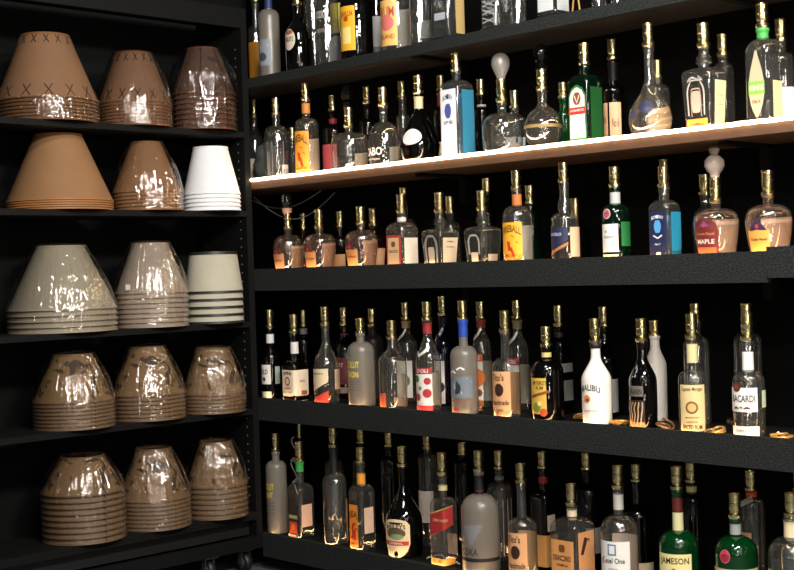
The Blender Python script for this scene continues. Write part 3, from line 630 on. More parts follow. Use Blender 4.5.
'C17': dict(rot=6, g='darkgreen', n=[('b9bcbc', .35, .8)], d='dark green gin bottle with a white label, red seal and silver collar', l=[L('e9e7e1', -.86, .86, .18, .78, T('77776f', 'Tanqueray', 0, .5, 1.3, .08), S('9a9a90', disc_(-.3, .62, .03, .1))), L('d9d6c0', -.86, .86, .03, .13), L('176a30', 1.15, 2.5, .3, .82, name='green_side', label='bright green side of the bottle')], a=[S('c9a5a5', disc_(-.2, 1.0, .11, .42)), S('a83a4a', disc_(-.2, 1.0, .085, .32))]),
'C18': dict(g='clear', d='square bottle with a navy front and sky blue side on the third shelf', l=[L('1c2347', -.88, .88, .02, .97, T('dfe4f0', 'BOMBAY', 0, .86, 1.2, .07, .03), S('5aa0dc', disc_(0, .66, .13, .36)), ST('dfe4f0', [(-.45, .48), (0, .42), (.45, .48)], .015), T('c9d2e8', 'EAST', 0, .3, .6, .04), S('e6e6ea', disc_(.1, .1, .04, .18))), L('2486a8', 1.35, 2.9, .02, .95, name='blue_side', label='sky blue side panel'), BK('1f6a8c', .05, .9, 4, .85)]),
'C19': dict(g='navy', d='dark bottle directly behind the navy and sky blue square bottle, third shelf'),
'C20': dict(g='blush', x='globe', d='squat ribbed whisky bottle with a dark red label and a milky globe stopper', l=[L('6e2420', 0, 0, 0, 0, S('6a4a80', [(-.3, .74, .76), (-.15, .74, .82), (0, .75, .88), (.15, .74, .82), (.3, .74, .76)]), S('c8443a', disc_(0, .76, .04)), T('d08a5a', 'Crown Royal', 0, .56, 1.2, .09), T('f4e4d8', 'MAPLE', 0, .38, 1.2, .11), S('d85a34', rect(-.7, .7, .05, .24)), shape=[(-.85, .03, .6), (-.7, .03, .82), (-.35, .03, .93), (0, .03, .96), (.35, .03, .93), (.7, .03, .82), (.85, .03, .6)]), BK('f0e2cf', .05, .92, 4, 1.1)]),
'C21': dict(d='round clear bottle behind the dark red labelled squat bottle, third shelf'),
'C22': dict(g='blush', d='squat ribbed whisky bottle with a golden label, rightmost on the third shelf', l=[crown_l('e8ab52', 'c23a34', 'Crown Royal', cap='3a2a4a'), BK('ead9c6', .05, .92, 4, 1.1)]),
# ---- fourth shelf
'D1': dict(g='brown', n=[('dcdcda', .5, .8)], d='dark bottle with white neck and label, leftmost in the front row of the fourth shelf', l=[L('e6e4de', -.9, 1.1, .38, .85, T('1d1b1a', 'OLD', .1, .68, 1.2, .12), S('4a4a48', disc_(.1, .5, .05))), L('e9dfc2', -.9, 1.1, .04, .2, name='lower_label'), L('a9b8a8', 1.7, 2.6, .38, .8, name='back_label')]),
'D2': dict(g='brown', n=[('e6e2dc', .4, .74)], d='square bourbon bottle with a cream label around two faces and a round red seal', l=[L('ecdcc4', -.95, 2.9, .02, .93, T('2a1a16', 'JIM BEAM', 0, .83, 1.3, .12, .03), S('a8412f', disc_(0, .6, .13, .42)), S('e8c9a0', disc_(0, .6, .08, .26)), T('a8412f', 'BOURBON', 0, .4, 1.0, .07), T('7a5a48', 'KENTUCKY STRAIGHT', 0, .28, 1.3, .04), S('a86a4a', rect(1.9, 2.6, .2, .32), 'emblem'), T('8a6a5a', 'WHISKEY', 2, .6, .8, .05))]),
'D3': dict(g='black', n=[('8f9094', .5, .85)], d='black bottle with grey neck bands behind the cream bourbon bottle, fourth shelf'),
'D4': dict(rot=10, g='clear', d='tall-necked rum bottle with a slanted cream label and red foot on the fourth shelf', l=[('front_label', 'e6d2ae', [(-1.2, .28, .96), (1.0, .62, .98)], (T('5a3a24', "Captain's", -.2, .84, 1.4, .08),), None), ('red_label', 'c03a2c', [(-1.2, .03, .1), (1.0, .03, .38)], (), None), L('d9b894', 1.7, 3.4, .4, .95, name='back_label')]),
'D5': dict(g='brown', d='dark bottle with a maroon label left of the frosted yellow-lettered bottle', n=[('6a2a2c', .25, .6)], l=[L('5a2028', -1.2, 1.6, .3, .85, T('c9a58a', 'PORT', .2, .7, 1.2, .09)), L('8a7a70', -.6, 1.4, .12, .24, name='lower_label')]),
'D6': dict(g='frost', d='frosted vodka bottle with yellow lettering in the front row of the fourth shelf', a=[T('f2df3a', 'ABSOLUT', -.2, .78, 2.1, .12), T('f2df3a', 'CITRON', -.2, .6, 1.9, .11)]+[T('6a665f', t, .1, .47-.05*i, 1.9, .028) for i, t in enumerate(('country of sweden', 'vodka made from grain', 'grown in the rich', 'fields of the south'))]),
'D7': dict(g='greyfrost', d='smoky grey bottle behind the frosted yellow-lettered one, fourth shelf'),
'D8': dict(d='clear sloping bottle with a small orange-pink label at its foot, fourth shelf', l=[L('e0663c', -1.0, .3, .05, .34, ST('f4c9a8', [(-.8, .12), (-.2, .28)], .02)), L('dcd3c6', 2.6, 4.6, .25, .68, name='back_label'), BK('c9a88c', .02, .2)]),
'D9': dict(n=[('b5a070', .62, .93)], d='clear bottle with a tan neck band left of the strawberry label, fourth shelf', l=[L('ddd9d0', -.6, 1.6, .1, .75, S('5a7a4a', disc_(.5, .4, .12)))], a=[ST('f2f2f0', [(-1.2, 1.18), (-.5, 1.12), (.2, 1.2), (.9, 1.3)], .03)]),
'D10': dict(stoli('a82f36', [S('b8323a', disc_(.5, .62, .07)), S('b8323a', disc_(.45, .38, .09)), S('b8323a', disc_(-.7, .3, .08)), S('4a7a44', disc_(-.75, .66, .07)), S('6a9a5a', disc_(-.3, .48, .04))], 'b8323a', '9a2a34'), rot=15, d='clear vodka bottle with a red neck band and strawberries on its label'),
'D11': dict(stoli('2a2f5e', [S('2a2440', disc_(.3, .32, .09)), S('2a2440', disc_(-.3, .3, .07)), S('8a90b8', disc_(0, .55, .05))], None, '1a1c3a'), g='navy', d='dark navy bottle with berries on a white label behind the strawberry one'),
'D12': dict(rot=8, g='frost', n=[('2748a8', .52, .98)], d='frosted bottle with a bright blue neck band and a grey bird picture, fourth shelf', l=[L('767f8a', -1.2, 1.6, .3, .66, ST('f2f4f6', [(-1, .36), (-.3, .5), (.4, .42), (1.2, .6)], .05), S('2e3640', [(-.2, .36, .4), (0, .36, .6), (.4, .4, .5)], 'emblem'), name='picture')], a=[ST('eef0f2', [(-.9, .72), (-.5, .76), (-.1, .72)], .015), ST('eef0f2', [(0, .78), (.4, .82), (.8, .78)], .015), T('b05a4a', 'GREY GOOSE', 0, .24, 1.7, .05), S('b8443a', disc_(-.2, .1, .03, .4))]),
'D13': dict(stoli('c9642e', [S('e0782e', disc_(.1, .5, .15)), S('4a7a3a', disc_(-.4, .64, .05)), S('8a3a24', disc_(.4, .26, .06))], 'd06a34', 'a8442e'), d='clear bottle with an orange neck band and a peach on its label, fourth shelf'),
'D14': dict(rot=8, d='clear vodka bottle with a kraft paper label bearing a dark disc, fourth shelf', l=TITO),
'D15': dict(stoli('b02a48', [S('c9b0b0', disc_(.2, .5, .1))], 'a02a3a', '8f8460'), d='clear bottle with a khaki neck band and red-edged label behind the kraft-labelled bottle, fourth shelf'),
'D16': dict(rot=6, g='black', n=[('d9c77a', .58, .76)], d='black rum bottle with a cream neck band and a yellow pictorial label', l=[L('d9b24a', -.85, .65, .02, .9, T('4a2410', "MYERS'S", .1, .8, 1.2, .09), T('4a2410', 'RUM', .1, .7, .6, .07), S('8a4a2a', [(-.7, .48, .54), (.85, .6, .66)]), S('7a8a3a', disc_(-.2, .3, .1)), S('b8502a', disc_(.4, .2, .08)), S('e8d890', disc_(.1, .38, .05)))]),
'D17': dict(g='black', d='dark square bottle with two grey bands behind the black rum bottle with the yellow label', l=[L('8c8a88', -.9, 2.9, .62, .75, name='grey_band'), L('7c7a78', -.9, 2.9, .2, .5), L('d9a8a8', -.6, .2, .55, .6, name='pink_tag')], n=[('2a1418', .1, .7)]),
'D18': dict(rot=12, g='white', n=[('1c1a18', .86, 1.0)], d='white coconut rum bottle with a black neck and arched black lettering', a=[T('2a2018', 'MALIBU', -.1, .86, 1.9, .14, .07), S('d88a4a', disc_(-.35, .6, .09, .34)), S('7a3a1a', disc_(-.3, .58, .04, .16)), T('b0a598', 'CARIBBEAN RUM', -.1, .34, 1.3, .04)]),
'D19': dict(g='black', d='black bottle with a white label peeking out right of the white coconut rum bottle', l=[L('bdbcb8', 1.5, 2.9, .1, .7, name='back_label')]),
'D20': dict(g='black', d='black spiced rum bottle with pale tentacle-like artwork on the fourth shelf', l=[L('1f1814', -1.1, .9, .05, .62, S('b87a48', rect(-1.1, .9, .05, .16)), *[ST('c9a580', [(-.9+.35*i, .1), (-.6+.3*i, .3), (-.9+.4*i, .45), (-.5+.3*i, .58)], .013) for i in range(5)]), L('6a655e', -.8, .8, .7, .92, T('17130f', 'KRAKEN', 0, .8, 1.3, .1), name='neck_label')], a=[ST('8f8a84', [(-.3, 1.1), (-.1, 1.35), (.1, 1.25), (0, 1.1)], .02)]),
'D21': dict(g='white', d='plain white bottle partly hidden behind the black tentacle-art bottle'),
'D22': dict(rot=26, n=[('e0cf9a', .42, .86)], d='clear spiced rum bottle with a cream antique label and cream neck label', l=[L('e3cb92', -1.15, 1.2, .05, .93, T('3a1a14', 'Captain Morgan', 0, .84, 1.9, .09), S('8f5a3a', disc_(0, .5, .12)), S('d8b878', disc_(0, .5, .08)), S('a8803a', rect(-.6, .6, .3, .32)), T('4a2a18', 'SPICED RUM', 0, .13, 1.7, .09), T('7a4a2a', 'ORIGINAL', 0, .23, 1.0, .04)), BK('c9b48a')]),
'D23': dict(d='clear bottle directly behind the antique-labelled spiced rum bottle'),
'D24': dict(rot=3, n=[('ecebe8', .28, .72)], d='clear rum bottle with a white label and round brown seal on the fourth shelf', l=[L('f0eeea', -1.3, 1.3, .48, .92, T('2a2220', 'BACARDI', .1, .72, 2.0, .13), S('5a2a24', disc_(-.4, .93, .09)), S('8a3a34', disc_(-.4, .93, .05)), S('6a2a28', [(-.7, .53, .55), (-.45, .54, .58), (-.2, .53, .55)]), S('6a2a28', [(.2, .53, .55), (.45, .54, .58), (.7, .53, .55)]), ST('6a2a28', [(-.1, .57), (.1, .55)], .012)), L('f0eeea', -1.2, 1.4, .04, .22, T('8a8884', 'SUPERIOR', .1, .13, 1.3, .05), name='lower_label'), L('cfe0b8', 1.75, 2.9, .55, .86, name='back_label')]),
'D25': dict(d='clear bottle directly behind the white-labelled rum bottle with the brown seal'),
# ---- bottom shelf
'E1': dict(g='frost', d='frosted bottle with yellow letters beside the cabinet post on the bottom shelf', a=[T('f2c83a', 'ABSOLUT', -.3, .73, 2.2, .1), T('f2c83a', 'KURANT', -.3, .6, 1.9, .09)]+[T('6a5a4c', t, -.1, .48-.05*i, 1.9, .028) for i, t in enumerate(('country of sweden', 'vodka made from grain', 'grown in the rich', 'fields of the south'))]),
'E3': dict(n=[('3a9a44', .62, .95)], d='square clear bottle with a green neck band and a dark pointed label, bottom shelf', l=[L('3a2f24', 0, 0, 0, 0, S('9aa06a', rect(-.7, .7, .42, .5), 'green_band'), S('e04a28', rect(-.6, .6, .12, .36), 'red_patch'), S('f08a4a', disc_(0, .25, .06, .3)), T('e8d8b0', 'HORNITOS', 0, .46, 1.0, .045), T('e8d8c0', 'ANEJO', 0, .07, .7, .03), shape=[(-.72, .03, .5), (-.4, .03, .72), (0, .03, .88), (.4, .03, .72), (.72, .03, .5)]), L('e0b49a', 1.2, 2.6, .25, .72, name='back_label')]),
'E4': dict(g='brown', d='dark bottle directly behind the green-banded pointed-label bottle, bottom shelf'),
'E5': dict(n=[('141312', .0, .98)], d='tall clear bottle with a long black neck sleeve on the bottom shelf', l=[L('d9a27c', 2.6, 3.6, .05, .72, name='back_label')], a=[ST('d98a4a', [(-.4, .6), (-.4, .7)], .02)]),
'E6': dict(d='slim clear bottle directly behind the black-sleeved tall one, bottom shelf'),
'E7': dict(n=[('e39a34', .28, .62)], d='square clear bottle with an orange neck band and flame label on the bottom shelf', l=[L('f0902c', -.85, .5, .06, .8, T('3b1406', 'FIREBALL', -.15, .64, 1.2, .12, .04), *flame(-.15, .36, s=.8), T('7a2a0c', 'WHISKY', -.15, .12, 1.0, .05)), L('d9b8a0', 1.3, 2.6, .3, .75, name='back_label')]),
'E8': dict(g='brown', d='dark bottle directly behind the square orange-banded bottle, bottom shelf'),
'E9': dict(rot=16, g='black', d='broad black cream liqueur bottle with a large oval picture label on the bottom shelf', l=[L('e6d2a8', 0, 0, 0, 0, S('5a5238', disc_(0, .72, .16, .75)), S('8a9a6a', disc_(.1, .62, .08, .5)), T('2a160c', 'BAILEYS', 0, .92, 1.5, .12, .03), S('b8342a', rect(-.95, .95, .38, .5), 'red_band'), T('f4e4d0', 'ORIGINAL', 0, .44, 1.1, .06), shape=[(-1.05, .42, .95), (-.8, .2, 1.06), (-.4, .06, 1.1), (0, .02, 1.11), (.4, .06, 1.1), (.8, .2, 1.06), (1.05, .42, .95)])]),
'E10': dict(g='brown', d='dark bottle behind and left of the broad black cream liqueur bottle'),
'E11': dict(d='clear bottle with a white label between the cream liqueur and the slanted red label', l=[L('cfc9c1', -.8, 1.6, .3, .66)]),
'E12': dict(n=[('c9b98a', .5, .66)], d='square whisky bottle with a slanted red label on the bottom shelf', l=[('front_label', 'a82f30', [(-.95, .5, .86), (2.2, .7, 1.0)], (ST('d8b45a', [(-.95, .5), (2.2, .7)], .012), ST('d8b45a', [(-.95, .86), (2.2, 1.0)], .012), T('d8b07a', 'JOHNNIE WALKER', .5, .77, 1.9, .06)), None), L('e0a04a', -.9, 2.4, .03, .14, T('7a4a1a', 'RED LABEL', 0, .09, 1.2, .05), name='lower_label'), L('d9bfa8', 3.2, 4.6, .15, .5, name='back_label')]),
'E13': dict(g='brown', d='dark bottle between the slanted red label and the frosted black-ringed bottle, bottom shelf'),
'E14': dict(rot=10, g='frost', n=[('17161a', .42, .9), ('c8485a', .5, .52)], d='large frosted bottle with a black neck, red ring and dark triangle, bottom shelf', l=[('front_label', '7f8082', [(-.7, .72, .8), (.1, .46, .8), (.9, .8, .82)], (), None), L('1c1a1a', -1.3, 2.8, .2, .26, name='black_band')], a=[T('2c2c30', 'UV', .2, .74, 1.0, .12), T('34343a', 'VODKA', -.3, .36, 1.6, .12), ST('55555a', [(-1, .85), (.4, .85)], .005)]),
'E15': dict(d='clear ribbed bottle between the large frosted bottle and the kraft-labelled one, bottom shelf', n=[('8a8a88', .5, .66)], a=[ST('9a958c', [(-.8+i*.5, .1), (-.8+i*.5, .9)], .006) for i in range(7)]),
'E16': dict(rot=8, d='clear vodka bottle with a kraft paper label bearing a dark disc, bottom shelf', l=TITO),
'E17': dict(g='brown', n=[('a82a34', .5, .72)], d='dark whiskey bottle with a red neck ring behind the kraft-labelled bottle, bottom shelf', l=[L('d9a05a', -.9, 2.8, .05, .5), L('ddcfbd', 1.2, 2.4, .55, .78, name='back_label')]),
'E18': dict(d='broad square clear bottle with an amber gold label on the bottom shelf', n=[('d9c8a8', .48, .8)], l=[L('dc9a5c', -.88, .88, .0, .82, S('7a4a22', disc_(0, .69, .06)), T('4a2410', 'DISARONNO', 0, .54, 1.35, .09), T('6a3a1a', 'ORIGINALE', 0, .43, .9, .035)), L('d89a66', 1.2, 2.75, .1, .95, ST('4a2a1a', [(1.5, .6), (1.9, .85), (2.2, .8)], .03), name='back_label')]),
'E19': dict(g='black', d='black bottle with a grey label behind the broad amber-labelled bottle', l=[L('9a9a98', .6, 2.6, .3, .6)]),
'E20': dict(rot=14, n=[('bdb9b2', .5, .86)], d='clear vodka bottle with a white label and a silver collar on the bottom shelf', l=[L('eceae6', -1.25, 1.2, .0, .88, T('b8322a', 'K', -.75, .6, .3, .1), T('2a2a34', 'etel One', .12, .6, 1.4, .08), S('5a7aa0', rect(-.35, .25, .68, .84), 'emblem'), S('eceae6', rect(-.25, .15, .70, .82), 'emblem_field'), T('8a8a90', 'VODKA', 0, .48, .7, .03)), ('back_label', 'e2c8b8', rect(2.9, 5.0, .0, .9), (), None)]),
'E21': dict(g='brown', d='wide dark ribbed bottle with a pale low label right of the white-labelled vodka, bottom shelf', l=[L('cbbf9e', -.2, 2.2, .2, .38)]),
'E22': dict(rot=18, g='green', n=[('5a1f1c', .62, .86), ('d8cfa0', .1, .6)], d='green whiskey bottle with a cream label and dark red neck band on the bottom shelf', l=[L('ecdf9c', -1.25, 1.2, .0, .93, T('2a2a1c', 'JAMESON', 0, .81, 2.0, .13), S('8a5a2a', disc_(0, .62, .09, .25)), T('5a4a2a', 'IRISH WHISKEY', 0, .24, 1.5, .05))]),
'E23': dict(g='brown', n=[('cfd08a', .3, .78)], d='dark bottle with a cream-yellow neck band behind the green whiskey bottle', a=[ST('b9b9b5', [(-.6, 1.0), (.4, 1.06)], .03)]),
'E24': dict(g='green', n=[('9a9c9c', .55, .85)], d='green gin bottle with a grey collar and red seal on the bottom shelf', l=[L('c9b27a', -1.2, 2.4, .77, .82, name='gold_rim')], a=[S('c24a5a', disc_(0, 1.0, .1, .36)), S('8f2436', disc_(0, 1.0, .08, .28))]),
'E25': dict(n=[('d8502a', .2, .9)], d='clear bottle with an orange-red neck sleeve behind the green gin bottle', l=[L('c08a6a', -1, .6, .6, .75)], a=[ST('e0dcd4', [(-1, 1.0), (.8, 1.08)], .025)]),
'E26': dict(n=[('ead9ae', .3, .85)], d='round clear jug bottle with a cream neck label on the bottom shelf', a=[T('4a3a24', 'JAMAICA', 0, .5, 1.4, .06)]),
'E27': dict(g='navy', n=[('2a3c8a', .2, .85)], d='blue-necked bottle partly hidden behind the round jug bottle, bottom shelf'),
}
# ------------------------------------------------------------------ the setting
black_paint = surf('black_painted_wood', '0a0b0b', .7, spec=.2, noise_amt=.25, noise_scale=14, bump=.15, bump_scale=60)
carpet = surf('charcoal_carpet', '2e3130', .95, noise_amt=1.0, noise_scale=150, bump=1, bump_scale=260, spec=.1)
wood = surf('dark_brown_board', '5a3f2c', .6, noise_amt=.4, noise_scale=18)
wallm = surf('black_wall_paint', '050505', .8, spec=.08, noise_amt=.3, noise_scale=5)
backm = surf('charcoal_back_wall', '0d0f0f', .8, spec=.15, noise_amt=.25, noise_scale=6)
floorm = surf('worn_concrete', '55585a', .8, noise_amt=.35, noise_scale=30, bump=.2, bump_scale=80)
tag(MB().box(.31, .40, -3.3, .49, 0, 2.75).build('wall_right', wallm), kind='structure')
tag(MB().box(-2.4, .31, .40, .49, 0, 2.75).build('wall_back', backm), kind='structure')
tag(MB().box(-5.0, .40, -6.0, .49, -.08, 0).build('floor', floorm), kind='structure')
# ---- right hand shelves
YL, YR = .392, -3.2
def wall_shelf(label, top, th, m, lip=None, extra=None):
    r = empty('wall_shelf', (.155, -1.28, top-th), label, 'shelf', 'shelves along the right wall')
    inv = Vector((-.155, 1.28, -(top-th)))
    def part(name, mb, mm):
        o = mb.build(name, mm, r); o.location = inv; return o
    part('board', MB().box(.0205 if lip else 0, .306, YR, YL, top-th, top), m)
    if lip:
        part('front_lip', MB().box(0, .02, YR if not extra else extra, .0+YL*0+.0, lip[0], lip[1]), carpet)
        if extra: part('front_lip', MB().box(-.001, .02, YR, extra-.0005, lip[0]+.012, lip[1]+.011), carpet)
    part('wall_bracket', MB().box(.27, .305, -.9, -.87, top-th-.10, top-th).box(.05, .305, -.9, -.87, top-th-.012, top-th), black_paint)
    part('wall_bracket', MB().box(.27, .305, -2.12, -2.09, top-th-.10, top-th).box(.05, .305, -2.12, -2.09, top-th-.012, top-th), black_paint)
    return r
wall_shelf('dark carpet-edged top shelf of the right wall', ZT['A'], .022, surf('dark_underside_board', '2c2622', .7, noise_amt=.3, noise_scale=20), (1.914, 1.951))
wall_shelf('brown board shelf with the glowing strip along its edge', ZT['B'], .03, wood)
wall_shelf('charcoal carpet-fronted shelf just below the lit one', ZT['C'], .03, black_paint, (1.111, 1.197), -2.262)
wall_shelf('charcoal carpet-fronted fourth shelf down with gold cords on it', ZT['D'], .03, black_paint, (.599, .687))
wall_shelf('charcoal carpet-fronted lowest shelf near the floor', ZT['E'], .03, black_paint, (.058, .151))
random.seed(3)
pts = [(-.0015+.0015*noise.noise((i*.7, 0, 0)), -.002-i*.02, ZT['B']+.0062+.0012*noise.noise((i*.45, 3, 1))) for i in range(159)]
tag(MB().tube(pts, .0058, 10).build('led_strip', emit('led_warm_white', (1.0, .70, .42), LED), None, True), 'glowing warm white rope light along the front edge of the brown shelf', 'light', 'led strips')
for k, lb in (('C', 'warm led strip hidden behind the carpet lip of the shelf below the lit one'), ('D', 'warm led strip hidden behind the carpet lip of the fourth shelf down'), ('E', 'warm led strip hidden behind the carpet lip of the lowest shelf')):
    tag(MB().box(.0212, .0262, YR+.1, -.02, ZT[k]+.0004, ZT[k]+.0050).build('led_strip', emit('led_warm_dim', (1.0, .58, .26), LED2)), lb, 'light', 'led strips')
# ---- cabinet of lampshades
unit = empty('shelving_unit', (-.6, .15, .0), 'black wooden shelving unit on casters holding stacked lampshades', 'shelving unit')
uo = Vector((.6, -.15, 0))
def up(name, mb, m, sm=False):
    o = mb.build(name, m, unit, sm); o.location = uo; return o
UD = .30
pan = up('side_panel', MB().box(-.028, 0, 0, UD, .094, 2.226), black_paint)
up('side_panel', MB().box(-1.20, -1.172, 0, UD, .094, 2.226), black_paint)
z = .3; first = None
while z < 2.1:
    if first is None:
        pin = MB(); pin.lathe([(-.0002, .003), (.0006, .003), (.0007, .0015)], 10); pin.v = [(-.0281-q, y, x) for x, y, q in pin.v]
        o = first = pin.build('shelf_pin_hole', surf('bright_steel', 'b0b4b8', .35, .6), pan)
    else:
        o = first.copy(); col.objects.link(o); o.parent = pan
    o.location = (0, .04, z); z += .034
for z in (ZS['S1'], ZS['S2'], ZS['S3'], ZS['S4'], ZS['S5']):
    th = .022 if z != ZS['S5'] else .03
    up('shelf', MB().box(-1.1718, -.0282, 0, UD, z-th, z), black_paint)
up('top_rail', MB().box(-1.1718, -.0282, 0, .02, 2.148, 2.226), black_paint)
up('top_board', MB().box(-1.1718, -.0282, .0205, UD, 2.204, 2.226), black_paint)
up('base_rail', MB().box(-1.1718, -.0282, 0, .022, .094, .142), black_paint)
up('bottom_board', MB().box(-1.1718, -.0282, .0225, UD, .094, .116), black_paint)
up('kick_panel', MB().box(-1.1718, -.0282, .05, .065, .1425, ZS['S5']-.03), surf('black_kick_panel', '121314', .6))
for cx, cy in ((-.235, .045), (-.06, .045), (-1.1, .045), (-.06, .25), (-1.1, .25)):
    c = up('caster', MB().box(cx-.03, cx+.03, cy-.03, cy+.03, .086, .0938).box(cx-.022, cx-.018, cy-.012, cy+.012, .034, .086).box(cx+.018, cx+.022, cy-.012, cy+.012, .034, .086), surf('caster_steel', '9a9da0', .3, .9))
    w = MB()
    pr = [(-.014, .022), (-.014, .034), (-.008, .038), (.008, .038), (.014, .034), (.014, .022)]
    w.lathe(pr, 28)
    w.v = [(cx+z, cy+x, .0395+y) for x, y, z in w.v]
    w.build('wheel', surf('caster_rubber', '17181a', .5), c, True)
    h = MB().lathe([(-.0152, .012), (-.0152, .02), (.0152, .02), (.0152, .012)], 20); h.v = [(cx+z, cy+x, .0395+y) for x, y, z in h.v]
    h.build('hub', surf('caster_steel', '9a9da0', .3, .9), c, True)
# ---- lampshades
def shade_mat(name, c, dark=None, amt=.5, scale=14):
    if name in MATS: return MATS[name]
    m, nt, out = newmat(name)
    b = nt.nodes.new('ShaderNodeBsdfPrincipled'); b.inputs['Roughness'].default_value = .75
    tc = nt.nodes.new('ShaderNodeTexCoord')
    n = nt.nodes.new('ShaderNodeTexNoise'); n.inputs['Scale'].default_value = 9; n.inputs['Detail'].default_value = 6
    nt.links.new(tc.outputs['Object'], n.inputs['Vector'])
    mx = nt.nodes.new('ShaderNodeMix'); mx.data_type = 'RGBA'; l = lin(c)
    mx.inputs[6].default_value = tuple(x*.82 for x in l[:3])+(1,); mx.inputs[7].default_value = tuple(min(1, x*1.15) for x in l[:3])+(1,)
    nt.links.new(n.outputs['Fac'], mx.inputs[0]); src = mx.outputs[2]
    if dark:                                     # printed leaf-like motifs
        v = nt.nodes.new('ShaderNodeTexNoise'); v.inputs['Scale'].default_value = scale; v.inputs['Detail'].default_value = 1.5; v.inputs['Distortion'].default_value = 1.2
        nt.links.new(tc.outputs['Object'], v.inputs['Vector'])
        rp = nt.nodes.new('ShaderNodeMapRange'); rp.inputs[1].default_value = .56; rp.inputs[2].default_value = .62; rp.inputs[4].default_value = amt
        nt.links.new(v.outputs['Fac'], rp.inputs[0])
        m2 = nt.nodes.new('ShaderNodeMix'); m2.data_type = 'RGBA'; m2.inputs[7].default_value = lin(dark)
        nt.links.new(rp.outputs[0], m2.inputs[0]); nt.links.new(src, m2.inputs[6]); src = m2.outputs[2]
    nt.links.new(src, b.inputs['Base Color'])
    w = nt.nodes.new('ShaderNodeTexNoise'); w.inputs['Scale'].default_value = 260
    nt.links.new(tc.outputs['Object'], w.inputs['Vector'])
    bp = nt.nodes.new('ShaderNodeBump'); bp.inputs['Strength'].default_value = .12; bp.inputs['Distance'].default_value = .004
    nt.links.new(w.outputs['Fac'], bp.inputs['Height']); nt.links.new(bp.outputs['Normal'], b.inputs['Normal'])
    nt.links.new(b.outputs[0], out.inputs[0]); MATS[name] = m
    return m
def wrap_mat():
    if 'wrap' in MATS: return MATS['wrap']
    m, nt, out = newmat('clear_plastic_wrap')
    lw = nt.nodes.new('ShaderNodeLayerWeight'); lw.inputs['Blend'].default_value = .35
    tr = nt.nodes.new('ShaderNodeBsdfTransparent'); tr.inputs[0].default_value = (.93, .93, .93, 1)
    gl = nt.nodes.new('ShaderNodeBsdfGlossy'); gl.inputs['Roughness'].default_value = .06
    tc = nt.nodes.new('ShaderNodeTexCoord')
    mp = nt.nodes.new('ShaderNodeMapping'); mp.inputs['Scale'].default_value = (30, 30, 11)
    nt.links.new(tc.outputs['Object'], mp.inputs['Vector'])
    n = nt.nodes.new('ShaderNodeTexNoise'); n.inputs['Scale'].default_value = 1.2; n.inputs['Detail'].default_value = 2.5; n.inputs['Distortion'].default_value = 1.0
    nt.links.new(mp.outputs[0], n.inputs['Vector'])
    bp = nt.nodes.new('ShaderNodeBump'); bp.inputs['Strength'].default_value = .42; bp.inputs['Distance'].default_value = .02
    nt.links.new(n.outputs['Fac'], bp.inputs['Height']); nt.links.new(bp.outputs['Normal'], gl.inputs['Normal'])
    f = nt.nodes.new('ShaderNodeMapRange'); f.inputs[3].default_value = .16; f.inputs[4].default_value = .5
    nt.links.new(lw.outputs['Facing'], f.inputs[0])
    ms = nt.nodes.new('ShaderNodeMixShader'); nt.links.new(f.outputs[0], ms.inputs[0])
    nt.links.new(tr.outputs[0], ms.inputs[1]); nt.links.new(gl.outputs[0], ms.inputs[2]); nt.links.new(ms.outputs[0], out.inputs[0])
    MATS['wrap'] = m
    return m
ORD = ['topmost', 'second', 'third', 'fourth', 'fifth', 'sixth', 'seventh', 'eighth', 'ninth', 'tenth']
# look, colour, dark motif, rim colour, wrapped?, words
SH = {
 'S1a': ('7c5a3e', None, '7a5230', 'low', 'wide tan X-stitched lampshade', 'left on the top shelf'),
 'S1b': ('866044', None, '7a5030', 1, 'medium tan X-stitched lampshade', 'middle of the top shelf'),
 'S1c': ('5e4433', '3a2418', '7a4a34', 1, 'small dark brown lampshade', 'right on the top shelf'),
 'S2a': ('8e6844', None, 'a06a3a', 0, 'wide plain caramel lampshade', 'left on the second shelf'),
 'S2b': ('98704c', None, '9a6a42', 1, 'medium caramel lampshade', 'middle of the second shelf'),
 'S2c': ('eceef4', None, 'e4e6ec', 0, 'plain white lampshade', 'right on the second shelf'),
 'S3a': ('aca28c', None, 'b8a890', 1, 'wide beige lampshade', 'left on the middle shelf'),
 'S3b': ('b0a08e', None, 'b49c88', 1, 'medium beige lampshade', 'middle of the middle shelf'),
 'S3c': ('b8b4a2', None, '22211f', 0, 'pale black-trimmed lampshade', 'right on the middle shelf'),
 'S4a': ('8c6e4a', '33241a', '7a5e46', 1, 'brown leaf-patterned lampshade', 'left on the fourth shelf'),
 'S4b': ('8c6e4a', '33241a', '7a5e46', 1, 'brown leaf-patterned lampshade', 'middle of the fourth shelf'),
 'S4c': ('8c6e4a', '3a2a1c', '7a5e46', 1, 'brown vine-patterned lampshade', 'right on the fourth shelf'),
 'S5a': ('8a6c4a', '33241a', '7a5e46', 1, 'brown mottled lampshade', 'left on the lowest cabinet shelf'),
 'S5b': ('8a6c4a', '33241a', '7a5e46', 1, 'brown mottled lampshade', 'middle of the lowest cabinet shelf'),
 'S5c': ('8a6c4a', '33241a', '7a5e46', 1, 'brown mottled lampshade', 'right on the lowest cabinet shelf'),
}
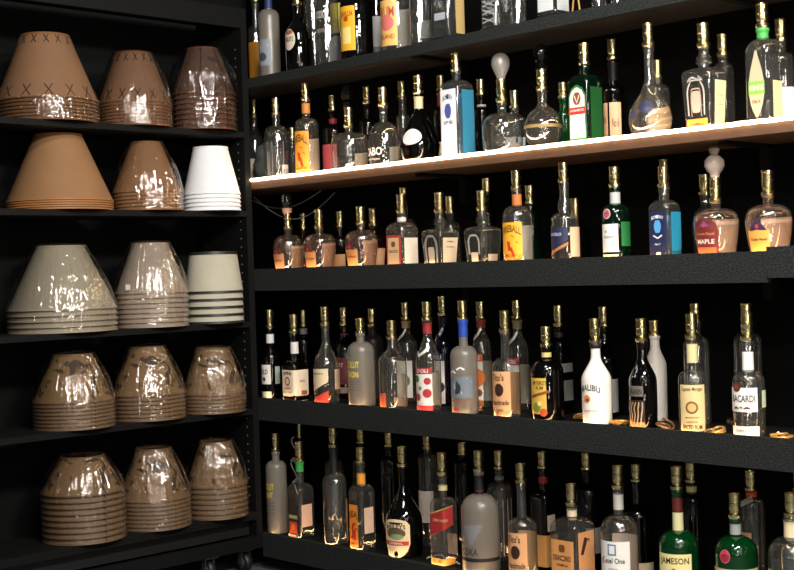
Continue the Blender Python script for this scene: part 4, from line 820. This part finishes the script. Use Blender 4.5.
for k, (x, y, r, rt, dz, h, n) in SHADES.items():
    c, dark, rim, wrapped, words, place = SH[k]
    z0 = ZS[k[:2]]+.0005
    m = shade_mat('shade_'+k, c, dark, .82 if k[1] in '45' else .75, 14 if k[1] in '45' else 10)
    K = 12; t = .0012
    prof = [(h*i/K, r+(rt-r)*i/K) for i in range(K+1)]+[(h*i/K, r+(rt-r)*i/K-t) for i in range(K, -1, -1)]
    mb = MB().lathe(prof, 72, cap=False); nn = len(prof)
    for i in range(72): mb.f.append(((nn-1)*72+i, (nn-1)*72+(i+1) % 72, (i+1) % 72, i))
    src = mb.build('lampshade', m, None, True)
    kids = []
    sl = (rt-r)/h
    rw = .005 if k != 'S3c' else .009
    mt = surf('rim_'+rim, rim, .5)
    def ring(z, w, name):
        q = [(z, r+sl*z+.0003), (z, r+sl*z+.0018), (z+w, r+sl*(z+w)+.0018), (z+w, r+sl*(z+w)+.0003)]
        b = MB().lathe(q, 72, cap=False)
        for i in range(72): b.f.append((3*72+i, 3*72+(i+1) % 72, (i+1) % 72, i))
        o = b.build(name, mt, src, True); kids.append(o); return o
    ring(0, rw, 'bottom_trim')
    ring(h-rw*1.3, rw*1.3, 'top_trim')
    # wire spider holding the shade
    sp = MB().tube([(rt*.96*math.cos(a), rt*.96*math.sin(a), h-.01) for a in [2*PI*i/36 for i in range(37)]], .0014, 6)
    for a in (0, 2*PI/3, 4*PI/3): sp.tube([(0, 0, h-.02), (rt*.96*math.cos(a), rt*.96*math.sin(a), h-.01)], .0014, 6)
    kids.append(sp.build('wire_spider', surf('steel_wire', '8a8a88', .3, 1), src))
    if k in ('S1a', 'S1b'):
        N = 14
        for zc, zz, nm in ((.030, .02, 'rim_stitching'), (h-.024, .014, 'top_stitching')):
            q = r+sl*zc-.0006
            st = MB().tube([(q*math.cos(2*PI*i/72), q*math.sin(2*PI*i/72), zc) for i in range(73)], .0005, 4)
            for i in range(N):
                a = 2*PI*i/N+.2
                for sg in (1, -1):
                    st.tube([((r+sl*(zc+q*zz)+.001)*math.cos(a+sg*q*.085), (r+sl*(zc+q*zz)+.001)*math.sin(a+sg*q*.085), zc+q*zz) for q in (-1, -.5, 0, .5, 1)], .0019, 5)
            kids.append(st.build(nm, surf('dark_leather_lace', '3a2414', .6), src))
    if k == 'S1c':
        st = MB()
        for i in range(7):
            a = 2*PI*i/7+.4
            st.tube([((r+sl*h*q+.001)*math.cos(a), (r+sl*h*q+.001)*math.sin(a), h*q) for q in (.01, .3, .6, .99)], .002, 5)
        kids.append(st.build('seam_lacing', surf('dark_leather_lace', '3a2414', .6), src))
    grp = 'nested lampshades stacked '+place
    for i in range(n):
        o = src if i == 0 else src.copy()
        if i:
            col.objects.link(o)
            for kd in kids:
                q = kd.copy(); col.objects.link(q); q.parent = o
        o.location = (x, y, z0+dz*(n-1-i))
        if i == n-1 and n > 1: pos = 'bottom one of the stack'
        elif i == 0: pos = 'topmost of the stack'
        else: pos = ORD[i]+' from the top of the stack'
        tag(o, '%s, %s %s' % (words, pos, place), 'lampshade', grp)
    if wrapped:
        H = dz*(n-1)+h
        if wrapped == 'low': H = dz*(n-1)+.004
        sd = hash_ = sum(ord(q)*7 for q in k)
        SEG = 240; R = []
        zb = dz*(n-1)
        if wrapped == 'low':
            for i in range(4*n+1): R.append((.001+(zb+.004)*i/(4*n), r+.003))
        else:
            for i in range(4*n-3): R.append((.001+zb*i/(4*n-4), r+.0022))
            for i in range(1, 19):
                q = i/18; R.append((zb+h*q+.0035*q, r+(rt-r)*q+.003+.019*math.sin(q*PI)**1.4*(.6 if k != 'S1c' else 1.5)))
            for q in (.85, .6, .3, .02): R.append((zb+h+.0055+.003*(1-q), rt*q+.001))
        v, f = [], []
        for j, (z, rr) in enumerate(R):
            for i in range(SEG):
                a = 2*PI*i/SEG
                w = noise.noise((math.cos(a)*9+sd, math.sin(a)*9, z*5))+.6*noise.noise((math.cos(a)*22+sd, math.sin(a)*22, z*16))
                fo = noise.noise((math.cos(a)*26+sd, math.sin(a)*26, z*2.2)); cr = .4*noise.noise((math.cos(a)*14, math.sin(a)*14+sd, z*60))
                amp = .0016 if z <= zb+.001 else .0045; fa = .0012 if z <= zb+.001 else .006
                q = rr+(.0016*abs(math.sin(PI*z/dz)) if z <= zb else 0)+amp*abs(w)+fa*abs(fo)+.0012*abs(cr)*2
                if j > len(R)-5 and wrapped != 'low': q = rr
                zz = z+(.003*w if j > len(R)-5 and wrapped != 'low' and z > zb+h+.004 else 0)
                v.append((q*math.cos(a), q*math.sin(a), zz if zz > 0 else .001))
        for j in range(len(R)-1):
            for i in range(SEG):
                a, b = j*SEG+i, j*SEG+(i+1) % SEG; f.append((a, b, b+SEG, a+SEG))
        if wrapped != 'low': f.append(tuple((len(R)-1)*SEG+i for i in range(SEG)))
        o = link('plastic_wrap', v, f, wrap_mat())
        for p in o.data.polygons: p.use_smooth = True
        o.location = (x, y, z0)
        tag(o, 'crinkled clear plastic wrap around the lampshade stack %s' % place, 'plastic wrap', 'plastic wraps around the lampshade stacks')
        if k == 'S3b':
            a = math.radians(-158); q = r+(rt-r)*.12+.022
            s = MB(); 
            for zz in (0, .02):
                for da in (-.07, .07): s.v.append((q*math.cos(a+da), q*math.sin(a+da), zb+h*.08+zz))
            s.f = [(0, 1, 3, 2)]
            s.build('price_sticker', paper('dcd6d2'), o)
# ------------------------------------------------------------------ bottles
for key, spec in SPEC.items():
    bottle(key, spec)
# ------------------------------------------------------------------ cords and small things
gold = surf('gold_cord', 'b58a4a', .35, .3, .15, 80)
def coil(name, c, rad, turns, th, label, m, seed, cat='cord', flat=.6, rise=.02, group=None):
    rng = random.Random(seed); P = []
    N = int(22*turns)
    for i in range(N+1):
        a = 2*PI*i/22; q = rad*(.7+.3*math.sin(a*.37+seed))
        P.append((q*flat*math.cos(a), q*math.sin(a)+.01*math.sin(a*.21), th+rise*(i/N)*abs(math.sin(a*.5+seed))))
    o = MB().tube(P, th, 8).build(name, m, None, True); o.location = c
    return tag(o, label, cat, group)
zD = ZT['D']+.0005
cg = 'loose lamp cords on the fourth shelf'
coil('lamp_cord', (.150, -1.345, zD), .035, 2.3, .0032, 'small gold cord coil between the kraft-labelled and black rum bottles', gold, 1, group=cg)
coil('lamp_cord', (.160, -1.500, zD), .040, 2.6, .0032, 'gold cord coil left of the white coconut rum bottle', gold, 2, group=cg)
coil('lamp_cord', (.075, -1.705, zD), .034, 3.2, .0034, 'gold cord coil right of the white coconut rum bottle', gold, 3, flat=.9, group=cg)
coil('lamp_cord', (.060, -1.885, zD), .026, 2.2, .0034, 'tangled cord just left of the antique-labelled rum bottle', surf('brown_cord', '6a4a2c', .4), 4, flat=.9, rise=.03, group=cg)
coil('lamp_cord', (.055, -2.062, zD), .030, 2.4, .0040, 'gold cord coil left of the white-labelled rum bottle with the brown seal', gold, 5, flat=.9, group=cg)
coil('lamp_cord', (.065, -2.262, zD), .034, 2.4, .0036, 'gold cord coil at the right end of the fourth shelf', gold, 6, flat=.9, group=cg)
coil('lamp_cord', (.135, -.250, zD), .024, 1.6, .0030, 'short gold cord between the bourbon and the tall-necked rum bottle', gold, 7, group=cg)
coil('lamp_cord', (.150, -1.050, zD), .028, 2.0, .0030, 'dull gold cord behind the blue-necked frosted bottle', gold, 8, group=cg)
# plug lying on the cord
pl = MB().lathe([(0, .004), (.004, .010), (.03, .012), (.045, .007), (.05, .003)], 16).build('plug', surf('brown_plastic', '2c1c10', .25), None, True)
pl.location = (.14, -2.06, zD+.02); pl.rotation_euler = (0, math.radians(80), .9)
tag(pl, 'dark brown lamp plug between the two clear rum bottles on the fourth shelf', 'plug')
# cord loops on the top and bottom shelves
P = [(.03+.0*i, -1.60-.0015*i, ZT['A']+.004+.07*math.sin(PI*i/20)) for i in range(21)]
tag(MB().tube(P, .0028, 8).build('wire_loop', gold, None, True), 'gold wire loop standing beside the silvery-labelled bottle on the top shelf', 'wire')
P = []
for i in range(70):
    a = i*.42; P.append((.135+.006*math.sin(a*.3), -.050+.020*math.sin(a)*(1-.3*(i/70)), .52-.055*(1-math.cos(a*.5))*.5-.0028*i))
tag(MB().tube(P, .0022, 7).build('white_cord', surf('silver_white_cord', 'c9c4ba', .3), None, True), 'pale looped cord hanging behind the green-banded bottle on the bottom shelf', 'cord')
P = [(.10+.02*math.sin(i*.4), -.82-.010*i, ZT['E']+.004+.018*math.sin(PI*i/16)) for i in range(17)]
tag(MB().tube(P, .0028, 8).build('lamp_cord', surf('grey_cord', '8a8a86', .4), None, True), 'grey cord arching beside the broad cream liqueur bottle on the bottom shelf', 'cord')
for j, (ya, zt_, lb) in enumerate(((.20, 1.515, 'thin grey cable draped under the lit shelf beside the cabinet post'), (.12, 1.50, 'second thin grey cable sagging under the lit shelf near the cork ring bottle'))):
    P = [(.10+.012*i, ya-.02*i, zt_-.006-.11*math.sin(PI*i/15)*(.6+.3*j)) for i in range(16)]
    tag(MB().tube(P, .0022, 6).build('cable', surf('grey_cable', '77797a', .4), None, True), lb, 'cable')
# crumpled bag in the corner
v, f = [], []
for i in range(13):
    for j in range(24):
        a = 2*PI*j/24; b = PI*i/12
        q = 1+.35*noise.noise((math.cos(a)*2, math.sin(a)*2, i*.5))
        v.append((.055*q*math.sin(b)*math.cos(a), .075*q*math.sin(b)*math.sin(a), .088-.086*math.cos(b)*(1 if i < 7 else q)))
for i in range(12):
    for j in range(24):
        a, b = i*24+j, i*24+(j+1) % 24; f.append((a, b, b+24, a+24))
o = link('plastic_bag', v, f, surf('grey_plastic', '6a6e70', .25))
for p in o.data.polygons: p.use_smooth = True
o.location = (.215, .155, ZT['B']+.001); tag(o, 'crumpled grey plastic bag in the corner of the lit shelf', 'bag')
# ------------------------------------------------------------------ light
def area(name, loc, target, w, h, e, c=(1, .95, .88)):
    d = bpy.data.lights.new(name, 'AREA'); d.shape = 'RECTANGLE'; d.size = w; d.size_y = h; d.energy = e; d.color = c
    o = bpy.data.objects.new(name, d); col.objects.link(o); o.location = loc
    o.rotation_euler = (Vector(target)-Vector(loc)).to_track_quat('-Z', 'Y').to_euler()
    return o
for a in LAMPS: area(*a)
for i, (p, e) in enumerate(ADDED_POINTS):  # added point lights, no fixtures modelled for them
    d = bpy.data.lights.new('added_glint_light', 'POINT'); d.energy = e; d.shadow_soft_size = .06; d.color = (1, .90, .78)
    o = bpy.data.objects.new('added_glint_light', d); col.objects.link(o); o.location = p
w = bpy.data.worlds.new('room_dim'); sc.world = w; w.use_nodes = True
w.node_tree.nodes['Background'].inputs[0].default_value = (.9, .95, 1, 1)
w.node_tree.nodes['Background'].inputs[1].default_value = .045
# ------------------------------------------------------------------ camera
cd = bpy.data.cameras.new('camera'); cd.sensor_width = 36; cd.lens = 59.3955; cd.clip_start = .05
cam = bpy.data.objects.new('camera', cd); col.objects.link(cam)
from mathutils import Matrix
Rt = Vector(CAMR); Up = Vector(CAMU); Fw = Vector(CAMF)
M = Matrix((( Rt.x, Up.x, -Fw.x), (Rt.y, Up.y, -Fw.y), (Rt.z, Up.z, -Fw.z))).to_4x4()
M.translation = Vector(CAMP); cam.matrix_world = M
sc.camera = cam
sc.view_settings.view_transform = 'Standard'
sc.view_settings.look = 'None'
sc.view_settings.exposure = EXPO
sc.view_settings.gamma = 1
sc.view_settings.use_curve_mapping = False
try:
    sc.cycles.transparent_max_bounces = 24
except Exception: pass
